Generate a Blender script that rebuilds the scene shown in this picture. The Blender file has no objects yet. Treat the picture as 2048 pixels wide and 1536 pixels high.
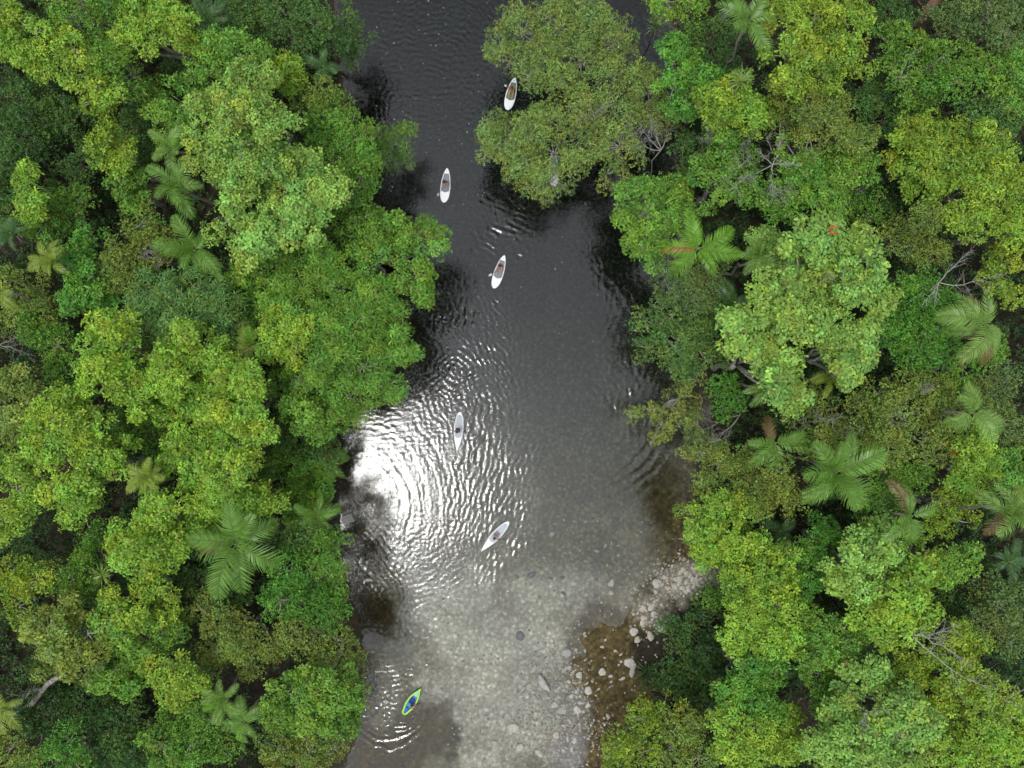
import bpy, bmesh, math, random
import numpy as np
from mathutils import Vector, Matrix
random.seed(7)
rng = np.random.default_rng(7)
PI = math.pi
C = bpy.context.scene.collection

# ---------------------------------------------------------------- camera
CAM_Z = 75.0
F = 1575.0
cam = bpy.data.cameras.new('camera')
cam.sensor_width = 36.0
cam.lens = 36.0 * F / 2048.0
cam.clip_start = 1.0
cam.clip_end = 2000.0
camo = bpy.data.objects.new('camera', cam)
camo.location = (0, 0, CAM_Z)
C.objects.link(camo)
bpy.context.scene.camera = camo

# ---------------------------------------------------------------- sun, sky, exposure
SUN_DIR = Vector((-13.9, -9.7, 75.0)).normalized()      # towards the sun
EXPOSURE = 0.0
sl = bpy.data.lights.new('sun', 'SUN')
sl.energy = 1.2
sl.angle = math.radians(6.5)
sl.color = (1.0, 0.985, 0.95)
so = bpy.data.objects.new('sun', sl)
so.rotation_euler = SUN_DIR.to_track_quat('Z', 'Y').to_euler()
so.location = SUN_DIR * 200
C.objects.link(so)

world = bpy.data.worlds.new('World')
bpy.context.scene.world = world
world.use_nodes = True
nt = world.node_tree
nt.nodes.clear()
def N(t, typ, **kw):
    n = t.nodes.new(typ)
    for k, v in kw.items():
        setattr(n, k, v)
    return n
out = N(nt, 'ShaderNodeOutputWorld')
bg = N(nt, 'ShaderNodeBackground')
bg.inputs['Strength'].default_value = 0.10
sky = N(nt, 'ShaderNodeTexSky')
sky.sky_type = 'NISHITA'
sky.sun_disc = False
sky.sun_elevation = math.asin(SUN_DIR.z)
sky.sun_rotation = math.atan2(SUN_DIR.x, SUN_DIR.y)
sky.air_density = 1.0
sky.dust_density = 3.0
# a thin veil of cloud over the whole sky, brightest where the sun stands behind it
tc = N(nt, 'ShaderNodeTexCoord')
dot = N(nt, 'ShaderNodeVectorMath', operation='DOT_PRODUCT')
dot.inputs[1].default_value = tuple(SUN_DIR)
nt.links.new(tc.outputs['Generated'], dot.inputs[0])
one = N(nt, 'ShaderNodeMath', operation='SUBTRACT'); one.inputs[0].default_value = 1.0
nt.links.new(dot.outputs['Value'], one.inputs[1])
def glow(width, amount):
    d_ = N(nt, 'ShaderNodeMath', operation='DIVIDE'); d_.inputs[1].default_value = -width
    nt.links.new(one.outputs[0], d_.inputs[0])
    e_ = N(nt, 'ShaderNodeMath', operation='EXPONENT'); nt.links.new(d_.outputs[0], e_.inputs[0])
    m_ = N(nt, 'ShaderNodeMath', operation='MULTIPLY'); m_.inputs[1].default_value = amount
    nt.links.new(e_.outputs[0], m_.inputs[0]); return m_
g1 = glow(0.012, 20.0); g2 = glow(0.13, 29.0)
ga = N(nt, 'ShaderNodeMath', operation='ADD'); nt.links.new(g1.outputs[0], ga.inputs[0]); nt.links.new(g2.outputs[0], ga.inputs[1])
no = N(nt, 'ShaderNodeTexNoise')
no.inputs['Scale'].default_value = 5.0
no.inputs['Detail'].default_value = 6.0
nt.links.new(tc.outputs['Generated'], no.inputs['Vector'])
ma = N(nt, 'ShaderNodeMath', operation='ADD'); ma.inputs[1].default_value = 8.5
nt.links.new(ga.outputs[0], ma.inputs[0])
cm = N(nt, 'ShaderNodeMapRange')
cm.inputs['From Min'].default_value = 0.3
cm.inputs['From Max'].default_value = 0.7
cm.inputs['To Min'].default_value = 0.75
cm.inputs['To Max'].default_value = 1.2
nt.links.new(no.outputs['Fac'], cm.inputs['Value'])
mm = N(nt, 'ShaderNodeMath', operation='MULTIPLY')
nt.links.new(ma.outputs[0], mm.inputs[0]); nt.links.new(cm.outputs['Result'], mm.inputs[1])
cc = N(nt, 'ShaderNodeMix', data_type='RGBA', blend_type='MULTIPLY')
cc.inputs['Factor'].default_value = 1.0
cc.inputs['A'].default_value = (0.93, 0.98, 1.05, 1)
nt.links.new(mm.outputs[0], cc.inputs['B'])
mx = N(nt, 'ShaderNodeMix', data_type='RGBA')
mx.inputs['Factor'].default_value = 0.78
nt.links.new(sky.outputs['Color'], mx.inputs['A'])
nt.links.new(cc.outputs['Result'], mx.inputs['B'])
nt.links.new(mx.outputs['Result'], bg.inputs['Color'])
nt.links.new(bg.outputs[0], out.inputs[0])

sc = bpy.context.scene
sc.view_settings.view_transform = 'Standard'
sc.view_settings.look = 'None'
sc.view_settings.exposure = EXPOSURE
sc.view_settings.gamma = 1.0
sc.view_settings.use_curve_mapping = False
try:
    sc.cycles.max_bounces = 6
    sc.cycles.diffuse_bounces = 3
    sc.cycles.glossy_bounces = 2
    sc.cycles.transparent_max_bounces = 6
    sc.cycles.volume_bounces = 0
    sc.cycles.use_denoising = True
    sc.cycles.caustics_reflective = False
    sc.cycles.caustics_refractive = False
except Exception:
    pass

# ---------------------------------------------------------------- helpers
def P(px, py, z=0.0):
    """a pixel of the 2048 x 1536 picture -> the point at height z"""
    s = (CAM_Z - z) / F
    return np.array([(px - 1024.0) * s, (768.0 - py) * s, z])

def tag(o, label=None, cat=None, group=None, kind=None):
    if label: o['label'] = label
    if cat: o['category'] = cat
    if group: o['group'] = group
    if kind: o['kind'] = kind
    return o

def empty(name, loc=(0, 0, 0), rz=0.0):
    o = bpy.data.objects.new(name, None)
    o.location = loc
    o.rotation_euler = (0, 0, rz)
    o.empty_display_size = 0.3
    C.objects.link(o)
    return o

def fast_mesh(name, V, Q, mat, attrs=None, smooth=False):
    """V (n,3) points, Q (m,k) faces"""
    V = np.asarray(V, dtype=np.float32); Q = np.asarray(Q, dtype=np.int32)
    k = Q.shape[1]
    me = bpy.data.meshes.new(name)
    me.vertices.add(len(V)); me.vertices.foreach_set('co', V.ravel())
    me.loops.add(Q.size); me.loops.foreach_set('vertex_index', Q.ravel())
    me.polygons.add(len(Q))
    me.polygons.foreach_set('loop_start', np.arange(0, Q.size, k, dtype=np.int32))
    if smooth:
        me.polygons.foreach_set('use_smooth', np.ones(len(Q), dtype=bool))
    me.update(calc_edges=True)
    if attrs:
        for an, (dom, arr) in attrs.items():
            arr = np.asarray(arr, dtype=np.float32)
            a = me.attributes.new(an, 'FLOAT_VECTOR' if arr.ndim == 2 else 'FLOAT', dom)
            a.data.foreach_set('vector' if arr.ndim == 2 else 'value', arr.ravel())
    if mat: me.materials.append(mat)
    return me

def link(name, me, parent=None, loc=None):
    o = bpy.data.objects.new(name, me)
    if parent: o.parent = parent
    if loc is not None: o.location = loc
    C.objects.link(o)
    return o

class MB:
    """collects tubes and polygons into one mesh"""
    def __init__(s): s.v = []; s.f = []
    def tube(s, pts, rad, n=6, cap=True):
        pts = [Vector(p) for p in pts]
        base = len(s.v)
        for i, p in enumerate(pts):
            d = (pts[min(i+1, len(pts)-1)] - pts[max(i-1, 0)])
            d = d.normalized() if d.length > 1e-9 else Vector((0, 0, 1))
            u = d.orthogonal().normalized() if i == 0 else (u - d*u.dot(d)).normalized()
            w = d.cross(u)
            for k in range(n):
                a = 2*PI*k/n
                s.v.append(tuple(p + (u*math.cos(a) + w*math.sin(a))*rad[i]))
        for i in range(len(pts)-1):
            for k in range(n):
                a = base+i*n+k; b = base+i*n+(k+1) % n
                s.f.append((a, b, b+n, a+n))
        if cap:
            s.f.append(tuple(base+k for k in range(n))[::-1])
            e = base+(len(pts)-1)*n
            s.f.append(tuple(e+k for k in range(n)))
    def poly(s, pts):
        b = len(s.v); s.v += [tuple(p) for p in pts]; s.f.append(tuple(range(b, b+len(pts))))
    def build(s, name, mat, parent=None, smooth=True):
        me = bpy.data.meshes.new(name)
        me.from_pydata(s.v, [], s.f); me.update()
        if smooth: me.polygons.foreach_set('use_smooth', [True]*len(me.polygons))
        me.materials.append(mat)
        return link(name, me, parent)

def hash2(ix, iy, seed):
    h = (ix.astype(np.int64)*374761393 + iy.astype(np.int64)*668265263 + seed*2147483647) & 0xffffffff
    h = ((h ^ (h >> 13))*1274126177) & 0xffffffff
    h = h ^ (h >> 16)
    return (h & 0xffff)/65535.0
def vnoise(x, y, seed=0):
    x = np.asarray(x, float); y = np.asarray(y, float)
    ix = np.floor(x); iy = np.floor(y)
    fx = x-ix; fy = y-iy
    fx = fx*fx*(3-2*fx); fy = fy*fy*(3-2*fy)
    a = hash2(ix, iy, seed); b = hash2(ix+1, iy, seed); c = hash2(ix, iy+1, seed); d = hash2(ix+1, iy+1, seed)
    return (a*(1-fx)+b*fx)*(1-fy) + (c*(1-fx)+d*fx)*fy
def fbm(x, y, seed=0, o=4):
    s = 0; a = 0.5; t = 0
    for k in range(o):
        s = s + a*vnoise(x*2**k, y*2**k, seed+k*17); t += a; a *= 0.5
    return s/t
def sstep(a, b, x):
    t = np.clip((x-a)/(b-a), 0, 1); return t*t*(3-2*t)

# ---------------------------------------------------------------- materials
def new_mat(name):
    m = bpy.data.materials.new(name); m.use_nodes = True
    m.node_tree.nodes.clear()
    return m, m.node_tree
def simple(name, col, rough=0.6, noise=0.12, scale=6.0, bump=0.0, spec=0.4, metal=0.0, scale2=None):
    m, t = new_mat(name)
    o = N(t, 'ShaderNodeOutputMaterial'); b = N(t, 'ShaderNodeBsdfPrincipled')
    tcn = N(t, 'ShaderNodeTexCoord'); n = N(t, 'ShaderNodeTexNoise')
    n.inputs['Scale'].default_value = scale; n.inputs['Detail'].default_value = 5
    t.links.new(tcn.outputs['Object'], n.inputs['Vector'])
    r = N(t, 'ShaderNodeMapRange'); r.inputs['From Min'].default_value = 0.3; r.inputs['From Max'].default_value = 0.7
    r.inputs['To Min'].default_value = 1-noise; r.inputs['To Max'].default_value = 1+noise
    t.links.new(n.outputs['Fac'], r.inputs['Value'])
    x = N(t, 'ShaderNodeMix', data_type='RGBA', blend_type='MULTIPLY'); x.inputs['Factor'].default_value = 1
    x.inputs['A'].default_value = (*col, 1); t.links.new(r.outputs['Result'], x.inputs['B'])
    t.links.new(x.outputs['Result'], b.inputs['Base Color'])
    b.inputs['Roughness'].default_value = rough; b.inputs['Specular IOR Level'].default_value = spec
    b.inputs['Metallic'].default_value = metal
    if bump:
        bp = N(t, 'ShaderNodeBump'); bp.inputs['Strength'].default_value = bump; bp.inputs['Distance'].default_value = 0.05
        t.links.new(n.outputs['Fac'], bp.inputs['Height']); t.links.new(bp.outputs[0], b.inputs['Normal'])
    t.links.new(b.outputs[0], o.inputs[0])
    return m

def leaf_material(name, gloss=0.25, trans=0.30, spec_rough=0.45):
    """leaf colour from the face attribute leafcol, thin and a little translucent"""
    m, t = new_mat(name)
    o = N(t, 'ShaderNodeOutputMaterial')
    at = N(t, 'ShaderNodeAttribute'); at.attribute_name = 'leafcol'
    tcn = N(t, 'ShaderNodeTexCoord'); n = N(t, 'ShaderNodeTexNoise')
    n.inputs['Scale'].default_value = 0.9; n.inputs['Detail'].default_value = 4
    t.links.new(tcn.outputs['Object'], n.inputs['Vector'])
    r = N(t, 'ShaderNodeMapRange'); r.inputs['From Min'].default_value = 0.3; r.inputs['From Max'].default_value = 0.7
    r.inputs['To Min'].default_value = 0.86; r.inputs['To Max'].default_value = 1.14
    t.links.new(n.outputs['Fac'], r.inputs['Value'])
    x = N(t, 'ShaderNodeMix', data_type='RGBA', blend_type='MULTIPLY'); x.inputs['Factor'].default_value = 1
    t.links.new(at.outputs['Vector'], x.inputs['A']); t.links.new(r.outputs['Result'], x.inputs['B'])
    b = N(t, 'ShaderNodeBsdfPrincipled')
    t.links.new(x.outputs['Result'], b.inputs['Base Color'])
    b.inputs['Roughness'].default_value = spec_rough; b.inputs['Specular IOR Level'].default_value = gloss
    tr = N(t, 'ShaderNodeBsdfTranslucent')
    y = N(t, 'ShaderNodeMix', data_type='RGBA', blend_type='MULTIPLY'); y.inputs['Factor'].default_value = 1
    y.inputs['B'].default_value = (1.1, 1.2, 0.5, 1)
    t.links.new(x.outputs['Result'], y.inputs['A']); t.links.new(y.outputs['Result'], tr.inputs['Color'])
    ms = N(t, 'ShaderNodeMixShader'); ms.inputs[0].default_value = trans
    t.links.new(b.outputs[0], ms.inputs[1]); t.links.new(tr.outputs[0], ms.inputs[2])
    t.links.new(ms.outputs[0], o.inputs[0])
    return m
M_LEAF = leaf_material('foliage')
M_PALM = leaf_material('palm_leaf', gloss=0.45, trans=0.35, spec_rough=0.35)
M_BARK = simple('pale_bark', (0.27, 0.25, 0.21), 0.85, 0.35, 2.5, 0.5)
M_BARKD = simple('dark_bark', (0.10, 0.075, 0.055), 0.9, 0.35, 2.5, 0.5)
M_DEAD = simple('bleached_dead_wood', (0.29, 0.28, 0.24), 0.85, 0.25, 3.0, 0.4)
M_PTRUNK = simple('palm_trunk', (0.22, 0.20, 0.16), 0.85, 0.3, 3.0, 0.4)

# ---------------------------------------------------------------- the river's outline (at water level)
LEFT = [(620,-700),(650,-200),(660,0),(675,100),(690,200),(705,300),(725,400),(735,500),(770,600),(785,700),(720,800),(668,870),(668,930),(668,1000),
        (672,1100),(680,1200),(695,1300),(690,1400),(655,1500),(640,1700),(700,2300)]
RIGHT = [(1150,2300),(1175,1700),(1195,1560),(1215,1490),(1245,1420),(1262,1350),(1262,1290),(1280,1235),(1300,1190),(1345,1145),(1385,1100),(1400,1040),(1400,960),(1440,880),
         (1440,790),(1400,700),(1380,600),(1355,500),(1365,400),(1375,320),(1360,220),(1355,120),(1345,0),(1340,-200),(1250,-700)]
RIV = np.array([P(*p)[:2] for p in LEFT+RIGHT])
def river_dist(X, Y):
    """signed distance to the shoreline: positive in the river"""
    X = np.asarray(X, float); Y = np.asarray(Y, float)
    d = np.full(X.shape, 1e9); ins = np.zeros(X.shape, bool)
    n = len(RIV)
    for i in range(n):
        ax, ay = RIV[i]; bx, by = RIV[(i+1) % n]
        ex, ey = bx-ax, by-ay
        t = np.clip(((X-ax)*ex + (Y-ay)*ey)/(ex*ex+ey*ey), 0, 1)
        d = np.minimum(d, np.hypot(X-ax-t*ex, Y-ay-t*ey))
        if ay != by:
            c = ((ay > Y) != (by > Y)) & (X < ex*(Y-ay)/ey + ax)
            ins ^= c
    return np.where(ins, d, -d)

def ground_z(X, Y, D=None):
    if D is None: D = river_dist(X, Y)
    D = D + (fbm(X*0.5, Y*0.5, 3)-0.5)*1.6
    py = 768.0 - Y*F/CAM_Z
    depth = 1.0*np.interp(py, [-400, 500, 700, 850, 1000, 1120, 1250, 1400, 1540, 2000], [3.4, 3.2, 2.4, 1.75, 1.15, 0.75, 0.42, 0.33, 0.28, 0.4])
    w = np.interp(py, [600, 1200], [3.2, 6.5])
    bed = -depth*sstep(0, 1, D/w) * (0.85+0.3*fbm(X*0.25, Y*0.25, 9)) + 0.05
    px = 1024 + X*F/CAM_Z
    right_bar = sstep(1100, 1300, px)*sstep(1080, 1180, py)
    slope = 0.22*(1-0.72*right_bar)
    land = np.minimum(-D*slope + 0.05, 1.5 + 0.03*np.abs(D)) + 0.35*(fbm(X*0.3, Y*0.3, 5)-0.5)*sstep(0, 4, -D)
    z = np.where(D > 0, bed, land)
    # weed-grown cobbles just breaking the surface by the right shore
    nz = (fbm(X*0.7, Y*0.7, 55)-0.5)*0.9
    q = np.minimum(np.hypot((px-1212)/66, (py-1330)/98), np.hypot((px-1240)/52, (py-1440)/105)) + nz
    m = 1-sstep(0.80, 1.12, q)
    return np.where(D > -1.5, np.maximum(z, z*(1-m) + m*(0.045+0.05*(fbm(X*1.6, Y*1.6, 66)-0.35))), z)

def axis(lo, hi, step, far, n):
    a = np.arange(lo, hi+1e-6, step)
    g = np.linspace(0, 1, n+1)[1:]**2
    return np.concatenate([(lo-(far+lo)*g)[::-1] if lo < 0 else [], a, hi+(far-hi)*g])
def grid_mesh(name, xs, ys, Z, mat, attrs=None, smooth=True):
    X, Y = np.meshgrid(xs, ys)
    V = np.stack([X, Y, Z], -1).reshape(-1, 3)
    nx, ny = len(xs), len(ys)
    i = np.arange(ny-1)[:, None]*nx + np.arange(nx-1)[None, :]
    Q = np.stack([i, i+1, i+nx+1, i+nx], -1).reshape(-1, 4)
    return fast_mesh(name, V, Q, mat, attrs, smooth)

# ---- ground and river bed
xs = axis(-24, 26, 0.16, 400, 26); ys = axis(-44, 42, 0.16, 400, 26)
X, Y = np.meshgrid(xs, ys)
D = river_dist(X, Y)
Z = ground_z(X, Y, D)
PX = 1024 + X*F/CAM_Z; PY = 768 - Y*F/CAM_Z
def blob(cx, cy, rx, ry, rot=0.0, soft=0.35, seed=1, wob=0.5):
    c, s = math.cos(rot), math.sin(rot)
    u = ((PX-cx)*c + (PY-cy)*s)/rx; v = (-(PX-cx)*s + (PY-cy)*c)/ry
    r = np.hypot(u, v) + wob*(fbm(PX/38.0, PY/38.0, seed, 4)-0.5)*2
    return 1 - sstep(1-soft, 1+soft*0.5, r)
def mixc(A, col, m): return A*(1-m[..., None]) + np.array(col)*m[..., None]
gravel = np.array((0.195, 0.175, 0.110)); 
col = np.ones(X.shape+(3,))*gravel
col *= (0.75+0.5*fbm(PX/60, PY/60, 21))[..., None]
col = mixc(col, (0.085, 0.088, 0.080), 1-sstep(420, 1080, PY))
sand = np.maximum.reduce([blob(960, 1330, 130, 130, 0, .5, 31), blob(900, 1200, 140, 90, 0, .6, 32), blob(1070, 1290, 90, 80, 0, .6, 33), blob(1010, 1450, 110, 120, 0, .5, 34), blob(1090,1200,120,60,0,.6,35)*0.7])
col = mixc(col, (0.56, 0.525, 0.425), sand*0.9)
col *= (0.62+0.76*fbm(PX/75, PY/75, 23, 4))[..., None]
olive_ = sstep(0.46, 0.62, fbm(PX/48, PY/48, 27, 4))*sstep(820, 980, PY)*(1-sand*.6)
col = mixc(col, (0.150, 0.128, 0.060), olive_*0.55)
algae = np.maximum.reduce([blob(1205, 1320, 70, 110, 0.1, .25, 41), blob(1180, 1262, 55, 40, 0, .4, 42), blob(1235, 1430, 65, 120, 0.25, .25, 43), blob(1335, 1060, 50, 85, -0.2, .4, 44),
    blob(1270, 1230, 60, 40, 0, .4, 45), blob(850, 1470, 66, 62, 0, .25, 46)*1.05, blob(760, 1500, 110, 60, 0.1, .3, 47), blob(735, 1230, 60, 60, 0, .4, 48), blob(715, 1080, 40, 60, 0, .4, 49), blob(1320, 960, 50, 60, 0, .5, 50)*0.7, blob(1370,1110,50,50,0,.4,51)])  # the two blobs by the left bank paint dark tree reflections into the bed
fine_ = fbm(PX/7.0, PY/7.0, 91, 4)[..., None]; mid_ = fbm(PX/26.0, PY/26.0, 92, 4)[..., None]
col = mixc(col, (0.22, 0.12, 0.08), blob(1130, 1480, 45, 22, -0.4, .6, 52)*0.5)
col = mixc(col, (0.27, 0.25, 0.25), blob(1150, 1500, 40, 45, 0.3, .4, 53)*0.8)
bank = (sstep(0.1, -0.5, -D)*0)
dry = sstep(-0.06, 0.06, Z)
stonebank = np.maximum.reduce([blob(1385, 1158, 80, 34, -0.35, .5, 61, .9), blob(1300, 1222, 44, 40, 0, .6, 62, .9)*.8, blob(1255,1195,50,26,-.2,.7,63,.9)*.6, blob(1110,1430,55,110,.1,.7,64,.9)*.55])
litter = np.array((0.034, 0.028, 0.018))*(0.7+0.6*fbm(X*0.8, Y*0.8, 71))[..., None]
col = col*(1-dry[..., None]) + litter*dry[..., None]
weed = np.where((PX > 1080)[..., None], np.array((0.108, 0.080, 0.032)), np.array((0.070, 0.048, 0.012)))*(0.25+1.5*fine_)*(0.55+0.9*mid_)
col = col*(1-algae[..., None]*.93) + weed*algae[..., None]*.93
col = mixc(col, (0.05, 0.043, 0.028), (1-sstep(790, 840, PX+60*(fbm(PX/40, PY/40, 93)-.5)-40*sstep(1150, 1300, PY)))*sstep(4.2, 1.5, D)*(D > 0)*.85)  # dark left margin: reflection of the bank trees put into the bed colour
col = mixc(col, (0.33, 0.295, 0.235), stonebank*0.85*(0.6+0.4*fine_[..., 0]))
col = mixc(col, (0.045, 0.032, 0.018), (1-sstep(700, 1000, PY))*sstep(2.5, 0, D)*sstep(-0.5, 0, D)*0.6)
gravelly = np.clip(np.maximum(1-dry, stonebank), 0, 1)

def ground_material():
    m, t = new_mat('river_bed_and_forest_floor')
    o = N(t, 'ShaderNodeOutputMaterial'); b = N(t, 'ShaderNodeBsdfPrincipled')
    at = N(t, 'ShaderNodeAttribute'); at.attribute_name = 'bedcol'
    tcn = N(t, 'ShaderNodeTexCoord')
    n1 = N(t, 'ShaderNodeTexNoise'); n1.inputs['Scale'].default_value = 3.0; n1.inputs['Detail'].default_value = 8; n1.inputs['Roughness'].default_value = 0.7
    t.links.new(tcn.outputs['Object'], n1.inputs['Vector'])
    v1 = N(t, 'ShaderNodeTexVoronoi'); v1.inputs['Scale'].default_value = 3.4
    v2 = N(t, 'ShaderNodeTexVoronoi'); v2.inputs['Scale'].default_value = 2.1
    wv = N(t, 'ShaderNodeVectorMath', operation='MULTIPLY_ADD'); wv.inputs[1].default_value = (0.25, 0.25, 0.25)
    t.links.new(n1.outputs['Color'], wv.inputs[0]); t.links.new(tcn.outputs['Object'], wv.inputs[2])
    t.links.new(wv.outputs[0], v1.inputs['Vector']); t.links.new(wv.outputs[0], v2.inputs['Vector'])
    r1 = N(t, 'ShaderNodeMapRange'); r1.inputs['From Min'].default_value = 0.25; r1.inputs['From Max'].default_value = 0.75
    r1.inputs['To Min'].default_value = 0.62; r1.inputs['To Max'].default_value = 1.38
    t.links.new(n1.outputs['Fac'], r1.inputs['Value'])
    x1 = N(t, 'ShaderNodeMix', data_type='RGBA', blend_type='MULTIPLY'); x1.inputs['Factor'].default_value = 1
    t.links.new(at.outputs['Vector'], x1.inputs['A']); t.links.new(r1.outputs['Result'], x1.inputs['B'])
    # each cobble its own tone
    sx = N(t, 'ShaderNodeSeparateColor'); t.links.new(v1.outputs['Color'], sx.inputs[0])
    r2 = N(t, 'ShaderNodeMapRange'); r2.inputs['To Min'].default_value = 0.80; r2.inputs['To Max'].default_value = 1.22
    t.links.new(sx.outputs[0], r2.inputs['Value'])
    x2 = N(t, 'ShaderNodeMix', data_type='RGBA', blend_type='MULTIPLY'); x2.inputs['Factor'].default_value = 1
    t.links.new(x1.outputs['Result'], x2.inputs['A']); t.links.new(r2.outputs['Result'], x2.inputs['B'])
    r3 = N(t, 'ShaderNodeMapRange'); r3.inputs['From Min'].default_value = 0.15; r3.inputs['From Max'].default_value = 0.5
    r3.inputs['To Min'].default_value = 1.14; r3.inputs['To Max'].default_value = 0.70
    t.links.new(v2.outputs['Distance'], r3.inputs['Value'])
    x3 = N(t, 'ShaderNodeMix', data_type='RGBA', blend_type='MULTIPLY'); x3.inputs['Factor'].default_value = 1
    t.links.new(x2.outputs['Result'], x3.inputs['A']); t.links.new(r3.outputs['Result'], x3.inputs['B'])
    t.links.new(x3.outputs['Result'], b.inputs['Base Color'])
    b.inputs['Roughness'].default_value = 0.9; b.inputs['Specular IOR Level'].default_value = 0.15
    bp = N(t, 'ShaderNodeBump'); bp.inputs['Strength'].default_value = 0.9; bp.inputs['Distance'].default_value = 0.12; bp.invert = True
    t.links.new(v1.outputs['Distance'], bp.inputs['Height']); t.links.new(bp.outputs[0], b.inputs['Normal'])
    t.links.new(b.outputs[0], o.inputs[0])
    return m
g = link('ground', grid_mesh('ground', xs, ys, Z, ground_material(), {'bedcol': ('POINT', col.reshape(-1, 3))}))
tag(g, kind='structure')

# ---- water: a real rippled surface over a clear, slightly brown body
wx = axis(-21, 24, 0.085, 398, 16); wy = axis(-40, 40, 0.085, 398, 16)
X, Y = np.meshgrid(wx, wy)
PX = (1024 + X*F/CAM_Z).astype(np.float32); PY = (768 - Y*F/CAM_Z).astype(np.float32)
H = np.zeros(X.shape)
S = CAM_Z/F     # metres per picture pixel at the water
n1_ = fbm(PX/30.0, PY/30.0, 101, 3)-0.5; n2_ = fbm(PX/30.0, PY/30.0, 151, 3)-0.5
m1_ = vnoise(PX/16.0, PY/16.0, 171); m2_ = vnoise(PX/11.0, PY/11.0, 191)
WX = PX + 16*n1_; WY = PY + 16*n2_
def win(u, w): return np.exp(-(u/w)**2)
def ring(cx, cy, r0, w, lam, slope, a0=None, aw=None, patch=0.5):
    """ripples round a point: lam in pixels, slope the steepest tilt"""
    global H
    r = np.hypot(WX-cx, WY-cy)
    A = 0.95*win(r-r0, w)*(1-patch+patch*2*m1_)
    if a0 is not None:
        a = np.arctan2(-(PY-cy), PX-cx)
        da = np.angle(np.exp(1j*(a-math.radians(a0))))
        A = A*win(da, math.radians(aw))
    H += A*slope*lam*S/(2*PI)*np.cos(2*PI*(r-r0)/lam)
def packet(cx, cy, sx, sy, rot, direction, lam, slope, spread=14, n=4, seed=0):
    spread = spread*1.7; n = n+3
    """a patch of short-crested ripples running towards direction (degrees)"""
    global H
    rr = random.Random(seed)
    c, s = math.cos(math.radians(rot)), math.sin(math.radians(rot))
    u = (PX-cx)*c - (PY-cy)*s; v = (PX-cx)*s + (PY-cy)*c
    A = 1.02*np.exp(-(u/sx)**4 - (v/sy)**4)*(0.3+1.4*m1_)
    for k in range(n):
        th = math.radians(direction + rr.uniform(-spread, spread)); l = lam*rr.uniform(0.72, 1.30)
        H += A*(slope/math.sqrt(n))*l*S/(2*PI)*np.cos(2*PI*((WX*math.cos(th) - WY*math.sin(th))/l) + rr.uniform(0, 6.28))
# overall light chop
packet(1024, 600, 900, 1600, 0, 70, 10, 0.009, 80, 6, 1)
packet(1024, 700, 900, 1600, 0, 20, 30, 0.005, 80, 6, 2)
packet(860, 120, 190, 170, 0, 130, 11, 0.050, 40, 6, 3)        # wind ruffle upstream
packet(960, 130, 90, 200, 0, 170, 10, 0.040, 30, 4, 4)
ring(840, 215, 95, 45, 12, 0.06, 190, 60)
ring(870, 110, 110, 60, 10, 0.04, 0, 360)
packet(1320, 90, 60, 110, 0, 10, 13, 0.07, 25, 4, 5)
packet(1010, 455, 60, 70, 0, 210, 13, 0.085, 40, 5, 6)         # astern of the second board
ring(1010, 440, 60, 40, 12, 0.06, -40, 70)
packet(960, 470, 12, 60, -25, 200, 12, 0.13, 30, 4, 7)
packet(905, 610, 50, 70, 15, 200, 12, 0.10, 25, 5, 8)
ring(890, 640, 30, 30, 14, 0.10, 180, 80)
packet(965, 680, 65, 120, 0, 5, 12, 0.085, 30, 5, 9)
ring(912, 742, 30, 26, 10, 0.11)
ring(900, 800, 40, 30, 12, 0.09, 160, 80)
packet(895, 700, 26, 140, 8, 190, 12, 0.12, 40, 5, 10)         # wake left by the third board
packet(985, 830, 60, 180, -8, -5, 13, 0.075, 16, 6, 11)
packet(930, 780, 35, 50, 0, 30, 9, 0.09, 60, 5, 12)
for sgn in (-1, 1):                                            # bow wave of the third board
    packet(917+sgn*24, 850, 12, 55, -sgn*14, 90+sgn*74, 11, 0.07, 8, 3, 13+sgn)
packet(985, 980, 90, 110, -10, -12, 11, 0.062, 14, 6, 16)
packet(990, 1040, 70, 60, -10, -20, 11, 0.06, 20, 6, 17)
ring(690, 1010, 150, 95, 25, 0.024, 15, 50, 0.7)
ring(730, 900, 90, 60, 17, 0.020, 20, 60, 0.6)               # broad rings in the glare
ring(690, 1010, 150, 130, 11, 0.034, 10, 60, 0.8)
ring(700, 1040, 260, 90, 15, 0.010, 20, 35, 0.7)
packet(830, 900, 130, 110, 0, 60, 9, 0.036, 60, 6, 18)
packet(900, 1000, 120, 120, 0, 60, 8, 0.045, 45, 6, 19)
packet(985, 1150, 50, 85, -10, -15, 11, 0.065, 12, 4, 20)
ring(1035, 1030, 25, 22, 9, 0.06, -30, 80)
ring(1003, 1066, 26, 14, 10, 0.07, -20, 70)
packet(1040, 1075, 35, 45, 0, -5, 13, 0.055, 10, 3, 21)
packet(765, 1130, 55, 100, 0, 10, 10, 0.075, 20, 5, 22)
ring(760, 1190, 60, 30, 9, 0.07, 0, 70)
packet(850, 1130, 120, 100, 0, 30, 10, 0.035, 60, 6, 23)
ring(860, 1240, 55, 40, 10, 0.06, 150, 90)
ring(880, 1270, 70, 22, 9, 0.06, 40, 50)
packet(840, 1290, 90, 70, 0, 140, 12, 0.04, 50, 5, 24)
ring(800, 1410, 60, 40, 11, 0.12, 150, 110)                   # thrashing round the small board
ring(775, 1410, 78, 14, 12, 0.24, -80, 75, 0.5)
ring(785, 1400, 40, 30, 10, 0.11)
packet(765, 1400, 55, 60, 0, 120, 10, 0.20, 70, 6, 25)
packet(870, 1370, 80, 40, 30, 30, 11, 0.05, 25, 4, 26)
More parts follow.
